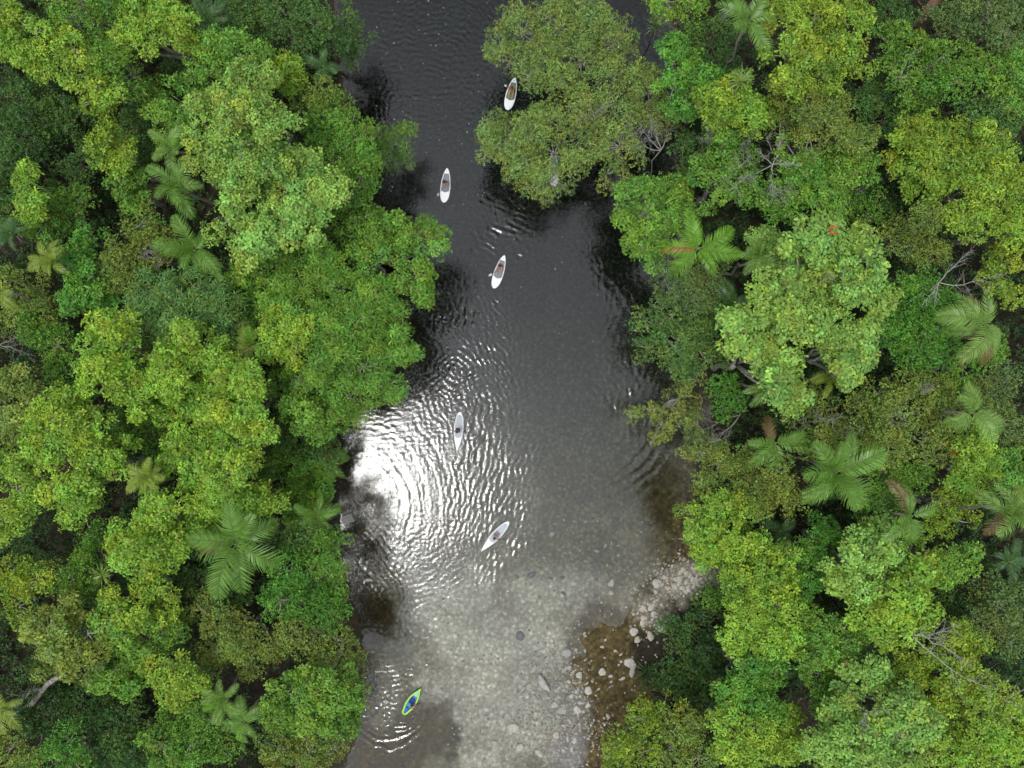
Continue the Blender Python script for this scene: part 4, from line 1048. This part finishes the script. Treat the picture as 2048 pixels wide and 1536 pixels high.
# ---------------------------------------------------------------- stones
M_ST = [simple('pale_stone', (0.40, 0.375, 0.32), .85, .28, 2.5, .3), simple('grey_stone_small', (0.36, 0.34, 0.30), .85, .28, 2.5, .3), simple('dark_wet_stone', (0.10, 0.10, 0.10), .5, .3, 3, .3), simple('tan_stone', (0.40, 0.34, 0.27), .85, .28, 2.5, .3)]
stone_me = []
for k in range(8):
    bm = bmesh.new(); bmesh.ops.create_icosphere(bm, subdivisions=3, radius=1.0)
    rr = random.Random(k+50); fx, fy = rr.uniform(.8, 1.2), rr.uniform(.65, 1.0)
    ph = [rr.uniform(0, 6) for _ in range(6)]
    for v in bm.verts:
        p = v.co.copy()
        q = 1 + .12*math.sin(2.3*p.x+ph[0])*math.cos(2.1*p.y+ph[1]) + .08*math.sin(4*p.y+ph[2]+p.z*2) + .05*math.sin(6*p.x+ph[3])
        v.co = Vector((p.x*fx*q, p.y*fy*q, p.z*.55*q))
    for mi in range(4):
        me = bpy.data.meshes.new('river_stone'); bm.to_mesh(me)
        me.polygons.foreach_set('use_smooth', [True]*len(me.polygons)); me.materials.append(M_ST[mi]); stone_me.append(me)
    bm.free()
def stone(px, py, r, mi, label, group=None, asp=1.0, rz=None, sink=.35):
    x, y, _ = P(px, py); z = float(ground_z(np.array([x]), np.array([y]))[0])
    o = link('river_stone', stone_me[random.randrange(8)*4+mi]); R = r*CAM_Z/F
    o.location = (x, y, z + R*.55*(1-sink)*.5); o.scale = (R, R*asp, R*random.uniform(.8, 1.1)); o.rotation_euler = (0, 0, random.uniform(0, 6.28) if rz is None else rz)
    tag(o, label, 'stone', group)
SP = [(1313,1165,11,0,'largest pale stone at the water edge of the stone bar'),(1223,1168,8,0,'flat white stone alone in the grey shallows, the upper of two'),(1223,1187,6,0,'white stone alone in the grey shallows, the lower of two'),
 (1302,1214,8,0,'pale stone at the top of the small cluster below the stone bar'),(1267,1262,10,0,'big pale oval stone on the brown algae, left of the shore shrubs'),(1274,1278,8,3,'tan stone touching the big pale oval stone'),
 (1300,1271,9,3,'tan stone between the big oval stone and the shore shrubs'),(1323,1255,10,0,'pale stone against the dark shore shrub'),(1133,1308,9,1,'grey stone where the sand meets the brown algae, upper'),
 (1204,1343,9,0,'pale stone alone in the middle of the brown algae patch'),(1158,1349,8,0,'pale stone at the left rim of the brown algae patch'),(1258,1325,10,0,'pale stone, top of the trio near the dark spiky plant'),
 (1266,1333,7,3,'tan stone, middle of the trio near the dark spiky plant'),(1264,1344,8,1,'grey stone, bottom of the trio near the dark spiky plant'),(1176,1380,8,0,'pale stone below the middle of the brown algae patch'),
 (1026,1457,11,0,'large round pale stone in the shallows near the bottom edge'),(1112,1471,9,3,'long tan stone near the driftwood stick'),(1079,1508,9,0,'pale stone near the bottom edge of the river'),
 (1109,1411,9,1,'grey stone in the pebbly shallows above the driftwood'),(1155,1420,9,0,'pale stone beside the driftwood stick'),(1040,1274,9,2,'black stone lying on the pale sand'),(1063,1153,8,2,'dark stone on the olive bed below the fourth paddler'),
 (1040,1496,8,0,'pale stone left of the bottom pebbles'),(989,1487,6,0,'small pale stone at the lower left of the shallows'),(1176,1411,6,0,'small pale stone below the brown algae middle'),(1067,1340,8,1,'grey stone above the long submerged boulder'),
 (1216,1432,5,0,'small pale stone low in the brown algae patch'),(1149,1482,6,0,'pale stone on the purple-grey bottom patch')]
for a in SP: stone(*a)
stone(1087,1366,12,1,'long submerged grey boulder in the shallows','x',.5,2.2) if False else stone(1087,1366,20,1,'long submerged grey boulder in the shallows',None,.5,2.1)
regions = [((1370,1160),(62,26),-.3,62,(3,7),(0,3,0,1),'sun-dried stones of the stone bar','small dry stone of the stone bar on the right shore'),
 ((1302,1225),(30,28),0,26,(2.5,6),(0,3,0),'stones in the cluster below the stone bar','small pale stone in the cluster below the stone bar'),
 ((1110,1420),(62,100),0,70,(2.5,7),(1,0,3,1),'stones in the pebbly shallows','small stone in the pebbly shallows near the bottom edge'),
 ((1205,1330),(60,90),.1,18,(2.5,4.5),(0,3,1),'stones on the brown algae patch','small pale stone scattered on the brown algae patch'),
 ((1130,1130),(130,90),0,36,(2.5,6),(2,1,2),'dim stones on the river bed','dim stone under the water right of the fourth paddler')]
for (c, s, rot, n, rng_, mats, grp, lab) in regions:
    for k in range(n):
        a = random.uniform(0, 6.28); q = math.sqrt(random.random())
        stone(c[0]+s[0]*q*math.cos(a), c[1]+s[1]*q*math.sin(a)+(s[0]*q*math.cos(a))*math.sin(rot), random.uniform(*rng_)*random.choice((.8, 1, 1)), random.choice(mats), lab, grp, random.uniform(.7, 1))
# gravel: countless pebbles as one object
def pebbles(n):
    px = rng.uniform(880, 1440, n*3); py = rng.uniform(1040, 1600, n*3)
    w = np.maximum.reduce([np.exp(-((px-1115)/75)**2-((py-1420)/110)**2), 1.2*np.exp(-((px-1370)/65)**2-((py-1160)/32)**2), .8*np.exp(-((px-1300)/38)**2-((py-1225)/34)**2), .12*np.exp(-((px-1180)/130)**2-((py-1250)/160)**2), .05*np.ones(n*3)])*(1-.8*np.exp(-((px-1225)/55)**4-((py-1330)/110)**4))
    k = rng.uniform(0, 1, n*3) < w; px, py = px[k][:n], py[k][:n]
    x = (px-1024)*CAM_Z/F; y = (768-py)*CAM_Z/F; z = ground_z(x, y); m = len(x)
    k = z < 0.5; x, y, z = x[k], y[k], z[k]; m = len(x)
    R = rng.uniform(.05, .16, m)
    base = np.array([(1, 0, 0), (.5, .8, 0), (-.5, .85, 0), (-1, 0, 0), (-.5, -.8, 0), (.5, -.85, 0), (.45, 0, .5), (.1, .4, .52), (-.42, .05, .5), (0, -.4, .5)])
    an = rng.uniform(0, 6.28, m); c, s = np.cos(an)[:, None], np.sin(an)[:, None]
    jit = base[None] + rng.normal(0, .08, (m, 10, 3)); jit[..., 1] *= rng.uniform(.6, 1, (m, 1))
    V = np.stack([jit[..., 0]*c-jit[..., 1]*s, jit[..., 0]*s+jit[..., 1]*c, jit[..., 2]], -1)*R[:, None, None] + np.stack([x, y, z], -1)[:, None]
    T3 = np.array([(0, 1, 6), (1, 7, 6), (1, 2, 7), (2, 8, 7), (2, 3, 8), (3, 4, 8), (4, 9, 8), (4, 5, 9), (5, 0, 6), (5, 6, 9), (6, 7, 9), (7, 8, 9)])
    Q = (np.arange(m)*10)[:, None, None] + T3[None]
    cc = np.array([(.38, .355, .30), (.28, .26, .22), (.16, .145, .11), (.31, .27, .20)])[rng.integers(0, 4, m)]*rng.uniform(.7, 1.2, (m, 1))
    return V.reshape(-1, 3), Q.reshape(-1, 3), np.repeat(cc, 12, 0)
V, Q, cc_ = pebbles(7000)
m_, t_ = new_mat('pebble')
o_ = N(t_, 'ShaderNodeOutputMaterial'); b_ = N(t_, 'ShaderNodeBsdfPrincipled'); a_ = N(t_, 'ShaderNodeAttribute'); a_.attribute_name = 'leafcol'
t_.links.new(a_.outputs['Vector'], b_.inputs['Base Color']); b_.inputs['Roughness'].default_value = .85; t_.links.new(b_.outputs[0], o_.inputs[0])
tag(link('gravel', fast_mesh('gravel', V, Q, m_, {'leafcol': ('FACE', cc_)})), 'loose pebbles over the shallow bed and the stone bar', 'gravel', kind='stuff')

# drifting flecks of foam and petals on the water
n = 170
px = np.concatenate([rng.uniform(740, 980, 90), rng.uniform(760, 1300, 80)]); py = np.concatenate([rng.uniform(0, 420, 90), rng.uniform(200, 1000, 80)])
x = (px-1024)*CAM_Z/F; y = (768-py)*CAM_Z/F
k = river_dist(x, y) > 1; x, y = x[k], y[k]; n = len(x)
R = rng.uniform(.02, .055, n); an = rng.uniform(0, 6.28, (n, 1)) + np.arange(6)[None]*PI/3
V = np.stack([x[:, None]+np.cos(an)*R[:, None]*rng.uniform(.6, 1.2, (n, 6)), y[:, None]+np.sin(an)*R[:, None]*rng.uniform(.6, 1.2, (n, 6)), np.full((n, 6), .022)], -1).reshape(-1, 3)
tag(link('foam', fast_mesh('foam', V, np.arange(n*6).reshape(-1, 6), simple('white_foam', (.6, .62, .6), .7))), 'white flecks of foam and fallen petals drifting on the dark water', 'foam', kind='stuff')

# ---------------------------------------------------------------- undergrowth: the dim layer nobody could count
def undergrowth():
    n = 150000
    x = rng.uniform(-62, 62, n); y = rng.uniform(-48, 48, n)
    d = river_dist(x, y)
    px = 1024+x*F/CAM_Z; py = 768-y*F/CAM_Z
    bar = (px > 1240) & (px < 1445) & (py > 1090) & (py < 1420)
    patch = fbm(x*0.22, y*0.22, 301, 4)
    k = (d < -0.5) & ~(bar & (d > -4.5)) & (patch + rng.uniform(-.1, .1, n) > 0.33)
    x, y, patch, d = x[k], y[k], patch[k], d[k]
    h = 0.3 + 6.5*sstep(0.40, 0.75, patch)*sstep(0, 4, -d) + 1.3*fbm(x*1.1, y*1.1, 333, 2)
    z = ground_z(x, y) + h*rng.uniform(0.55, 1.0, len(x))
    e = 0.25
    gx = fbm((x+e)*1.1, y*1.1, 333, 2)-fbm((x-e)*1.1, y*1.1, 333, 2); gy = fbm(x*1.1, (y+e)*1.1, 333, 2)-fbm(x*1.1, (y-e)*1.1, 333, 2)
    Nn = np.stack([-gx*3, -gy*3, np.full(len(x), .8)], -1) + rng.normal(0, .3, (len(x), 3))
    ids = (fbm(x*.5, y*.5, 401, 2)*40).astype(int)
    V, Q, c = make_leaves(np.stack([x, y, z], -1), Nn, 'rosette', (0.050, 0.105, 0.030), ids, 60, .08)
    return V, Q, c
V, Q, c = undergrowth()
tag(link('undergrowth', fast_mesh('undergrowth', V, Q, M_LEAF, {'leafcol': ('FACE', c)})), 'dim understorey leaves filling the gaps beneath the crowns', 'undergrowth', kind='stuff')

# ---------------------------------------------------------------- paddleboards
M_WHITE = simple('white_board', (0.80, 0.81, 0.82), .35, .03, 3, 0, .5)
M_PADG = simple('grey_deck_pad', (0.22, 0.225, 0.23), .8, .08, 14)
M_PADL = simple('light_grey_deck_pad', (0.42, 0.44, 0.45), .8, .06, 14)
M_BLACK = simple('black_rubber', (0.02, 0.02, 0.022), .5)
def board_root(tail, nose, name, label, cat, group):
    a, b = P(*tail), P(*nose); c = (a+b)/2; d = b-a
    o = empty(name, (c[0], c[1], 0), math.atan2(d[1], d[0])-PI/2); tag(o, label, cat, group)
    return o, float(np.hypot(d[0], d[1]))
def interp(ts, ws, t):
    # smooth half-width curve
    return float(np.interp(t, ts, ws))
def outline(kind, L, W):
    K = 40; out_ = []
    for i in range(K+1):
        u = 0.5-0.5*math.cos(PI*i/K)           # 0 tail .. 1 nose
        if kind == 'round':     # narrower tail, full rounded nose
            m0 = .60; q = (m0-u)/m0 if u < m0 else (u-m0)/(1-m0)
            w = (1-q**(1.9 if u < m0 else 2.3))**(.62 if u < m0 else .5) if q < 1 else 0
        elif kind == 'touring': # round tail, long pointed nose
            m0 = .44; q = (m0-u)/m0 if u < m0 else (u-m0)/(1-m0)
            w = (1-q**2.0)**.55 if u < m0 else 1-q**1.8
        else:                   # short with squared stern
            w = min(1.0, 0.50+1.6*u)*max(0, 1-max(0, (u-.45)/.55)**1.9)
        out_.append(((u-.5)*L, max(w, 0.012)*W/2))
    m = max(w for _, w in out_)
    return [(y, w/m*W/2) for y, w in out_]
def hull(root, ol, mat, th=.13, rocker=.10):
    L = ol[-1][0]*2; V = []; Fc = []; K = 14
    for (y, w) in ol:
        rk = rocker*(max(0, y/(L/2))**4) + rocker*.4*(max(0, -y/(L/2))**5)
        for k in range(K):
            a = 2*PI*k/K; ca, sa = math.cos(a), math.sin(a)
            V.append((math.copysign(abs(ca)**.55, ca)*w, y, .03+rk+math.copysign(abs(sa)**.55, sa)*th/2*min(1, .35+w*3)))
    n = len(ol)
    for i in range(n-1):
        for k in range(K):
            a = i*K+k; b = i*K+(k+1) % K; Fc.append((a, a+K, b+K, b))
    Fc.append(tuple(range(K))); Fc.append(tuple((n-1)*K+k for k in range(K))[::-1])
    me = bpy.data.meshes.new('hull'); me.from_pydata(V, [], Fc); me.update(); me.polygons.foreach_set('use_smooth', [True]*len(me.polygons)); me.materials.append(mat)
    return link('hull', me, root)
def sheet(name, ol, u0, u1, inset, z, mat, parent, rocker=.10, shape='round', th=.012, xs=0):
    """a deck pad following the outline between two fractions of the length"""
    L = ol[-1][0]*2; ys_ = [a for a, _ in ol]; ws = [b for _, b in ol]; n = 22; V = []; Fc = []
    y0, y1 = (u0-.5)*L, (u1-.5)*L
    for i in range(n+1):
        s_ = 0.5-0.5*math.cos(PI*i/n); y = y0+(y1-y0)*s_
        w = max(.01, float(np.interp(y, ys_, ws))-inset)
        dn = (y1-y); dt = (y-y0)
        if shape == 'chevron': w = min(w, .05+dn*2.2) ; w = min(w, .20+dt*2.5)
        else: w = min(w, math.sqrt(max(1e-4, dn*.75*1.0))+.0, math.sqrt(max(1e-4, dt*.9)))
        rk = rocker*(max(0, y/(L/2))**4) + rocker*.4*(max(0, -y/(L/2))**5)
        for q in (-1, -.5, 0, .5, 1): V.append((xs+q*w, y, z+rk))
    for i in range(n):
        for q in range(4): a = i*5+q; Fc.append((a, a+1, a+6, a+5))
    me = bpy.data.meshes.new(name); me.from_pydata(V, [], Fc); me.update(); me.materials.append(mat)
    return link(name, me, parent)
def loft(name, pts, rad, mat, parent, n=8):
    mb = MB(); mb.tube(pts, rad, n); return mb.build(name, mat, parent)
GB = 'white paddleboards on the river'
def board(tail, nose, kind, W, pad, label, shape, pr=(.16, .70)):
    root, L = board_root(tail, nose, 'paddleboard', label, 'paddleboard', GB)
    ol = outline(kind, L, W); hull(root, ol, M_WHITE)
    if kind == 'touring': pr = (.08, .66)
    sheet('deck_pad', ol, pr[0], pr[1], .085, .100, pad, root, shape=shape)
    loft('carry_handle', [(0, -L*.42, .10), (0.01, -L*.405, .13), (0, -L*.385, .10)], [.018]*3, M_BLACK, root, 6)
    me = bpy.data.meshes.new('fin'); v = [(-.008, -L*.36, -.03), (-.008, -L*.30, -.03), (-.008, -L*.38, -.24), (.008, -L*.36, -.03), (.008, -L*.30, -.03), (.008, -L*.38, -.24)]
    me.from_pydata(v, [], [(0, 1, 2), (5, 4, 3), (0, 3, 4, 1), (1, 4, 5, 2), (2, 5, 3, 0)]); me.materials.append(M_BLACK); link('fin', me, root)
    return root, L

# ---------------------------------------------------------------- people
M_SKIN = simple('skin', (0.50, 0.29, 0.20), .55, .06, 5)
M_HAIRD = simple('dark_hair', (0.018, 0.012, 0.01), .5, .2, 30)
M_HAIRB = simple('brown_hair', (0.09, 0.045, 0.02), .5, .2, 30)
def skin_mesh(name, verts, edges, root_i, mat, parent, sub=1):
    me = bpy.data.meshes.new(name); me.from_pydata([v[0] for v in verts], edges, []); me.update()
    o = bpy.data.objects.new(name, me); C.objects.link(o)
    mo = o.modifiers.new('s', 'SKIN'); mo.use_smooth_shade = True
    sv = me.skin_vertices[0].data
    for i, v in enumerate(verts):
        r = v[1]; sv[i].radius = (r, r) if not isinstance(r, tuple) else r; sv[i].use_root = (i == root_i)
    if sub: s2 = o.modifiers.new('u', 'SUBSURF'); s2.levels = sub; s2.render_levels = sub
    dg = bpy.context.evaluated_depsgraph_get()
    m2 = bpy.data.meshes.new_from_object(o.evaluated_get(dg)); m2.name = name
    bpy.data.objects.remove(o); bpy.data.meshes.remove(me)
    m2.materials.clear(); m2.materials.append(mat)
    return link(name, m2, parent)
def person(loc, rz, pose, label, shirt, shorts, hair, grip, low_grip, scale=1.0, skin=None, sleeve=.5, hat=None):
    """facing +y; grip and low_grip: where the two hands close on the paddle (own space)"""
    root = empty('person', loc, rz); root.scale = (scale,)*3; tag(root, label, 'person')
    V3 = Vector
    J = {}
    if pose == 'stand':
        pel = V3((0, -.05, .92)); che = V3((0, .03, 1.25)); neck = V3((0, .08, 1.47)); head = V3((0, .13, 1.62))
        leg = {s: [V3((s*.10, -.05, .88)), V3((s*.15, .06, .48)), V3((s*.17, -.02, .08)), V3((s*.18, .14, .035))] for s in (-1, 1)}
    elif pose == 'kneel':
        pel = V3((0, -.10, .32)); che = V3((0, .08, .62)); neck = V3((0, .18, .83)); head = V3((0, .25, .98))
        leg = {s: [V3((s*.10, -.10, .30)), V3((s*.17, .30, .08)), V3((s*.15, -.14, .07)), V3((s*.14, -.30, .045))] for s in (-1, 1)}
    else:
        pel = V3((0, -.15, .12)); che = V3((0, -.12, .44)); neck = V3((0, -.06, .66)); head = V3((0, .0, .82))
        leg = {s: [V3((s*.10, -.13, .12)), V3((s*.20, .28, .30)), V3((s*.15, .66, .08)), V3((s*.16, .82, .12))] for s in (-1, 1)}
    sh = {s: che.lerp(neck, .72) + V3((s*.17, 0, 0)) for s in (-1, 1)}
    hands = {1: V3(grip[:3]), -1: V3(low_grip[:3])}
    if low_grip[0] > grip[0]: hands = {1: V3(low_grip), -1: V3(grip)}
    vs = [(tuple(pel), .125)]; ed = []
    def add(p, r, par):
        vs.append((tuple(p), r)); ed.append((par, len(vs)-1)); return len(vs)-1
    a = add(pel.lerp(che, .5), .115, 0); c_ = add(che, .13, a); n1 = add(che.lerp(neck, .75), .09, c_); n2 = add(neck, .055, n1)
    d = (head-neck).normalized(); f = V3((0, 1, 0)); f = (f-d*f.dot(d)).normalized()
    j = add(neck.lerp(head, .55)+f*.02, .068, n2); hd = add(head, .098, j); tp = add(head+d*.08-f*.01, .075, hd)
    add(head+f*.125-d*.02, .014, add(head+f*.10, .03, hd))       # nose
    arms = {}
    for s in (-1, 1):
        k = add(sh[s], .060, c_ if False else n1)
        L1, L2 = .29, .27; tgt = hands[s]; v = tgt-sh[s]; dist = v.length
        if dist > L1+L2-.01: tgt = sh[s]+v.normalized()*(L1+L2-.01); v = tgt-sh[s]; dist = v.length
        x = (L1*L1-L2*L2+dist*dist)/(2*dist); hgt = math.sqrt(max(0, L1*L1-x*x)); vn = v.normalized()
        o_ = V3((s*.7, -.3, -.6)); o_ = (o_-vn*o_.dot(vn)).normalized(); el = sh[s]+vn*x+o_*hgt
        e = add(el, .042, k); w = add(tgt-vn*.03, .026, e); arms[s] = (sh[s], el, tgt)
        palm_ = add(tgt+vn*.03, .030, w)
        side = vn.cross(V3((0, 0, 1))).normalized()
        for q in range(4):
            b = tgt+vn*.07+side*(q-1.5)*.020; l = [.036, .042, .040, .030][q]
            p1 = add(b, .010, palm_); p2 = add(b+vn*l*.6-V3((0, 0, l*.4)), .0095, p1); add(b+vn*l*.3-V3((0, 0, l*1.2)), .008, p2)
        t1 = add(tgt+vn*.015-side*.045-V3((0, 0, .01)), .011, palm_); add(tgt+vn*.05-side*.055-V3((0, 0, .035)), .009, t1)
        h, kn, an, to = leg[s]
        hh = add(h, .088, 0); k1 = add(h.lerp(kn, .5), .078, hh); k2 = add(kn, .056, k1); k3 = add(kn.lerp(an, .35), .056, k2); k4 = add(an, .036, k3); k5 = add(to, .032, k4)
    skin_mesh('body', vs, ed, 0, skin or M_SKIN, root)
    # clothes follow the same joints, a little fuller
    tv = [(tuple(pel+V3((0, 0, .02))), .138), (tuple(pel.lerp(che, .5)), .135), (tuple(che), .150), (tuple(che.lerp(neck, .72)), .105)]
    te = [(0, 1), (1, 2), (2, 3)]
    for s in (-1, 1):
        tv.append((tuple(arms[s][0]), .076)); te.append((3, len(tv)-1)); tv.append((tuple(arms[s][0].lerp(arms[s][1], sleeve)), .062)); te.append((len(tv)-2, len(tv)-1))
    skin_mesh('shirt', tv, te, 0, shirt, root)
    tv = [(tuple(pel), .142)]; te = []
    for s in (-1, 1):
        h, kn = leg[s][0], leg[s][1]; tv.append((tuple(h), .105)); te.append((0, len(tv)-1)); tv.append((tuple(h.lerp(kn, .6)), .093)); te.append((len(tv)-2, len(tv)-1))
    skin_mesh('shorts', tv, te, 0, shorts, root)
    bm = bmesh.new(); bmesh.ops.create_icosphere(bm, subdivisions=3, radius=1)
    for v in bm.verts:
        p = v.co; fr = p.dot(f); up_ = p.dot(d)
        q = .122 + .008*math.sin(9*p.x+3*p.y)
        if fr > .25 and up_ < .45: q = .06
        if up_ < -.45: q = .07
        v.co = head + d*.02 - f*.012 + p*q
    me = bpy.data.meshes.new('hair'); bm.to_mesh(me); bm.free(); me.polygons.foreach_set('use_smooth', [True]*len(me.polygons)); me.materials.append(hair); link('hair', me, root)
    for s in (-1, 1):
        sd = f.cross(d)
        loft('eye', [head+f*.088+sd*s*.034+d*.01, head+f*.102+sd*s*.034+d*.01], [.012, .008], M_BLACK, root, 6)
    return root
M_BLADEW = simple('white_paddle_blade', (.78, .78, .80), .4, .04)
M_SHAFT = simple('dark_paddle_shaft', (.05, .05, .055), .4, .1)
def paddle(loc, rz, top, blade, label, bladeM, scale=1.0, double=False):
    """top, blade: ends of the paddle in the paddler's space"""
    root = empty('paddle', loc, rz); tag(root, label, 'paddle')
    a, b = Vector(top), Vector(blade); d = (b-a).normalized(); s = d.cross(Vector((0, 0, 1))).normalized(); n = d.cross(s)
    loft('shaft', [a, b-d*.1], [.016, .016], M_SHAFT, root, 8)
    if not double: loft('grip', [a-s*.06, a, a+s*.06], [.018, .022, .018], M_SHAFT, root, 6)
    for (e, dd) in ([(b, d)] + ([(a, -d)] if double else [])):
        V = []; Fc = []
        for i in range(9):
            t = i/8; w = .11*math.sin(PI*(.12+.80*t))**.6; c = e + dd*(-.12+.46*t)
            for (u, v) in ((-1, 0), (0, .012), (1, 0), (0, -.012)): V.append(tuple(c + s*u*w + n*(v + .02*t)))
        for i in range(8):
            for k in range(4): q = i*4+k; r = i*4+(k+1) % 4; Fc.append((q, r, r+4, q+4))
        Fc += [(0, 3, 2, 1), (32, 33, 34, 35)]
        me = bpy.data.meshes.new('blade'); me.from_pydata(V, [], Fc); me.update(); me.materials.append(bladeM); link('blade', me, root)
    return root
def local(root, px, py, z=0.0):
    w_ = P(px, py, z)-np.array(root.location); c, s = math.cos(root.rotation_euler[2]), math.sin(root.rotation_euler[2])
    return Vector((w_[0]*c+w_[1]*s, -w_[0]*s+w_[1]*c, z))
def rider(root, px, py, pose, label, shirt, shorts, hair, top, blade_px, blade_z, plabel, bm_=None, scale=1.0, skin=None, turn=0.0, double=False, deck=.105):
    """a person on a board, feet or seat at the picture point; the paddle held in both hands"""
    l = local(root, px, py, deck); c, s = math.cos(root.rotation_euler[2]), math.sin(root.rotation_euler[2])
    loc = (root.location.x + l.x*c-l.y*s, root.location.y + l.x*s+l.y*c, deck); rz = root.rotation_euler[2]+turn
    class R_: pass
    R_.location = loc; R_.rotation_euler = (0, 0, rz)
    if blade_px is None: bl = Vector(blade_z)
    else: bl = local(R_, blade_px[0], blade_px[1], blade_z); bl.z = blade_z-deck
    tp = Vector(top)
    low = tp.lerp(bl, .42)
    if pose == 'stand': low = tp.lerp(bl, .34)
    person(loc, rz, pose, label, shirt, shorts, hair, tuple(tp), tuple(low), scale, skin)
    paddle(loc, rz, tp, bl, plabel, bm_ or M_BLADEW, double=double)

M_MAROON = simple('maroon_cloth', (.16, .035, .045), .85, .1); M_PINK = simple('dusty_pink_cloth', (.42, .24, .25), .85, .1)
M_BLK = simple('black_cloth', (.022, .024, .026), .85, .1); M_GREYC = simple('grey_mauve_cloth', (.30, .26, .27), .85, .1); M_NAVY = simple('navy_cloth', (.03, .05, .16), .85, .1)
M_ORANGE = simple('rust_cloth', (.45, .16, .05), .85, .1)
M_OLIVEPAD = simple('olive_grey_deck_pad', (0.15, 0.18, 0.10), .8, .12, 8)

r1, L1_ = board((894.5,336.5), (888,406), 'round', .97, M_PADG, 'white paddleboard with grey pad, uppermost on the open water', 'chevron')
rider(r1, 892, 369, 'stand', 'dark-haired person in maroon standing on the uppermost open-water paddleboard', M_MAROON, M_PINK, M_HAIRD, (-.05, .30, 1.22), (877,388), 0.0, 'paddle with white blade dipped beside the uppermost open-water board')
r2, _ = board((1009,510.5), (987.5,577), 'round', .97, M_PADG, 'white paddleboard with grey pad in the middle of the river bend, second open-water one', 'chevron')
rider(r2, 1000.5, 534, 'sit', 'person in dark red sitting on the second open-water paddleboard, legs stretched forward', M_MAROON, M_PINK, M_HAIRD, (-.05, .28, .62), (982,549), 0.0, 'paddle with white blade trailing left of the second open-water board')
r3, _ = board((920,823.5), (914,903), 'touring', .92, M_PADL, 'pointed white paddleboard with light grey pad, amid silvery wake ripples', 'round')
rider(r3, 917, 859, 'stand', 'person all in black standing on the pointed paddleboard amid the wake', M_BLK, M_BLK, M_HAIRD, (.12, .30, 1.18), (932.5,862), -.05, 'paddle dipped right of the pointed board amid the wake', M_SHAFT)
r4, _ = board((1018,1043), (961.5,1103), 'touring', .88, M_PADL, 'pointed white paddleboard lying diagonally at the edge of the sun glitter', 'round')
rider(r4, 993, 1069, 'kneel', 'dark-haired person in grey mauve kneeling on the diagonal paddleboard', M_GREYC, M_PINK, M_HAIRD, (-.05, .45, .75), (1007,1079), -.05, 'paddle with black blade beside the diagonal board', M_SHAFT)
r5, _ = board((1030,155.5), (1014.5,221), 'round', 1.0, M_OLIVEPAD, 'white-rimmed paddleboard with olive pad, half under the big olive crowns', 'chevron')
rider(r5, 1024, 182, 'sit', 'person in rust orange sitting on the board half under the olive crowns', M_ORANGE, M_ORANGE, M_HAIRD, (.05, .28, .62), (1012,172), 0.0, 'paddle of the person half under the olive crowns')
r6, _ = board((1106,302), (1108,374), 'round', .97, M_PADG, 'white paddleboard almost wholly hidden under the feathery olive leaves', 'chevron')

# ---- the small green and blue kayak
rk, Lk = board_root((808,1426), (842,1375), 'kayak', 'small lime green and blue inflatable kayak with squared stern, bottom of the river', 'kayak', None)
Wk = .98; olk = outline('short', Lk, Wk)
M_LIME = simple('lime_green_rubber', (.34, .68, .09), .4, .05); M_TEAL = simple('teal_deck', (.05, .19, .26), .5, .15, 6); M_BLUE = simple('blue_rubber', (.015, .08, .42), .5, .1, 6); M_PALET = simple('pale_blue_panel', (.30, .50, .62), .5, .1, 5)
M_DBLUE = simple('deep_blue_cushion', (.012, .035, .22), .7, .1, 6)
rim = [(w-.09, y*.97, .16+.10*max(0, y/(Lk/2))**3) for y, w in olk if w > .13]
rim = [(max(.03, x), y, z) for x, y, z in rim]
pts = [(-x, y, z) for x, y, z in rim] + [(0, Lk*.49, .27)] + [(x, y, z) for x, y, z in rim[::-1]]
loft('rim_tube', pts, [.095]*len(pts), M_LIME, rk, 10)
loft('stern_tube', [(-rim[0][0], rim[0][1], .16), (0, rim[0][1]-.04, .16), (rim[0][0], rim[0][1], .16)], [.10, .10, .10], M_LIME, rk, 10)
sheet('deck', olk, .03, .95, .12, .08, M_TEAL, rk)
sheet('bow_panel', olk, .66, .92, .20, .125, M_PALET, rk)
loft('spray_arch', [(-.27, Lk*.08, .14), (-.14, Lk*.135, .22), (0, Lk*.15, .24), (.14, Lk*.135, .22), (.27, Lk*.08, .14)], [.022]*5, M_PALET, rk, 8)
def cushion(name, c, r, mat, parent):
    bm = bmesh.new(); bmesh.ops.create_icosphere(bm, subdivisions=3, radius=1)
    for v in bm.verts:
        p = v.co; v.co = Vector((c[0]+math.copysign(abs(p.x)**.8, p.x)*r[0], c[1]+math.copysign(abs(p.y)**.8, p.y)*r[1], c[2]+math.copysign(abs(p.z)**.7, p.z)*r[2]))
    me = bpy.data.meshes.new(name); bm.to_mesh(me); bm.free(); me.polygons.foreach_set('use_smooth', [True]*len(me.polygons)); me.materials.append(mat); return link(name, me, parent)
cushion('seat', (-.02, Lk*.03, .16), (.28, .33, .09), M_DBLUE, rk)
cushion('seat_back', (-.02, -Lk*.08, .24), (.24, .09, .16), M_BLUE, rk)
cushion('stern_pouch', (-.03, -Lk*.34, .15), (.22, .24, .08), M_BLUE, rk)
rider(rk, 826, 1411, 'kneel', 'brown-haired child kneeling at the right edge of the lime green kayak', simple('tan_cloth', (.45, .28, .20), .8, .1), M_NAVY, M_HAIRB, (.05, .40, .72), (838,1412), 0.0, 'short paddle held beside the lime green kayak', M_PALET, scale=.85, turn=-.9, deck=.20)
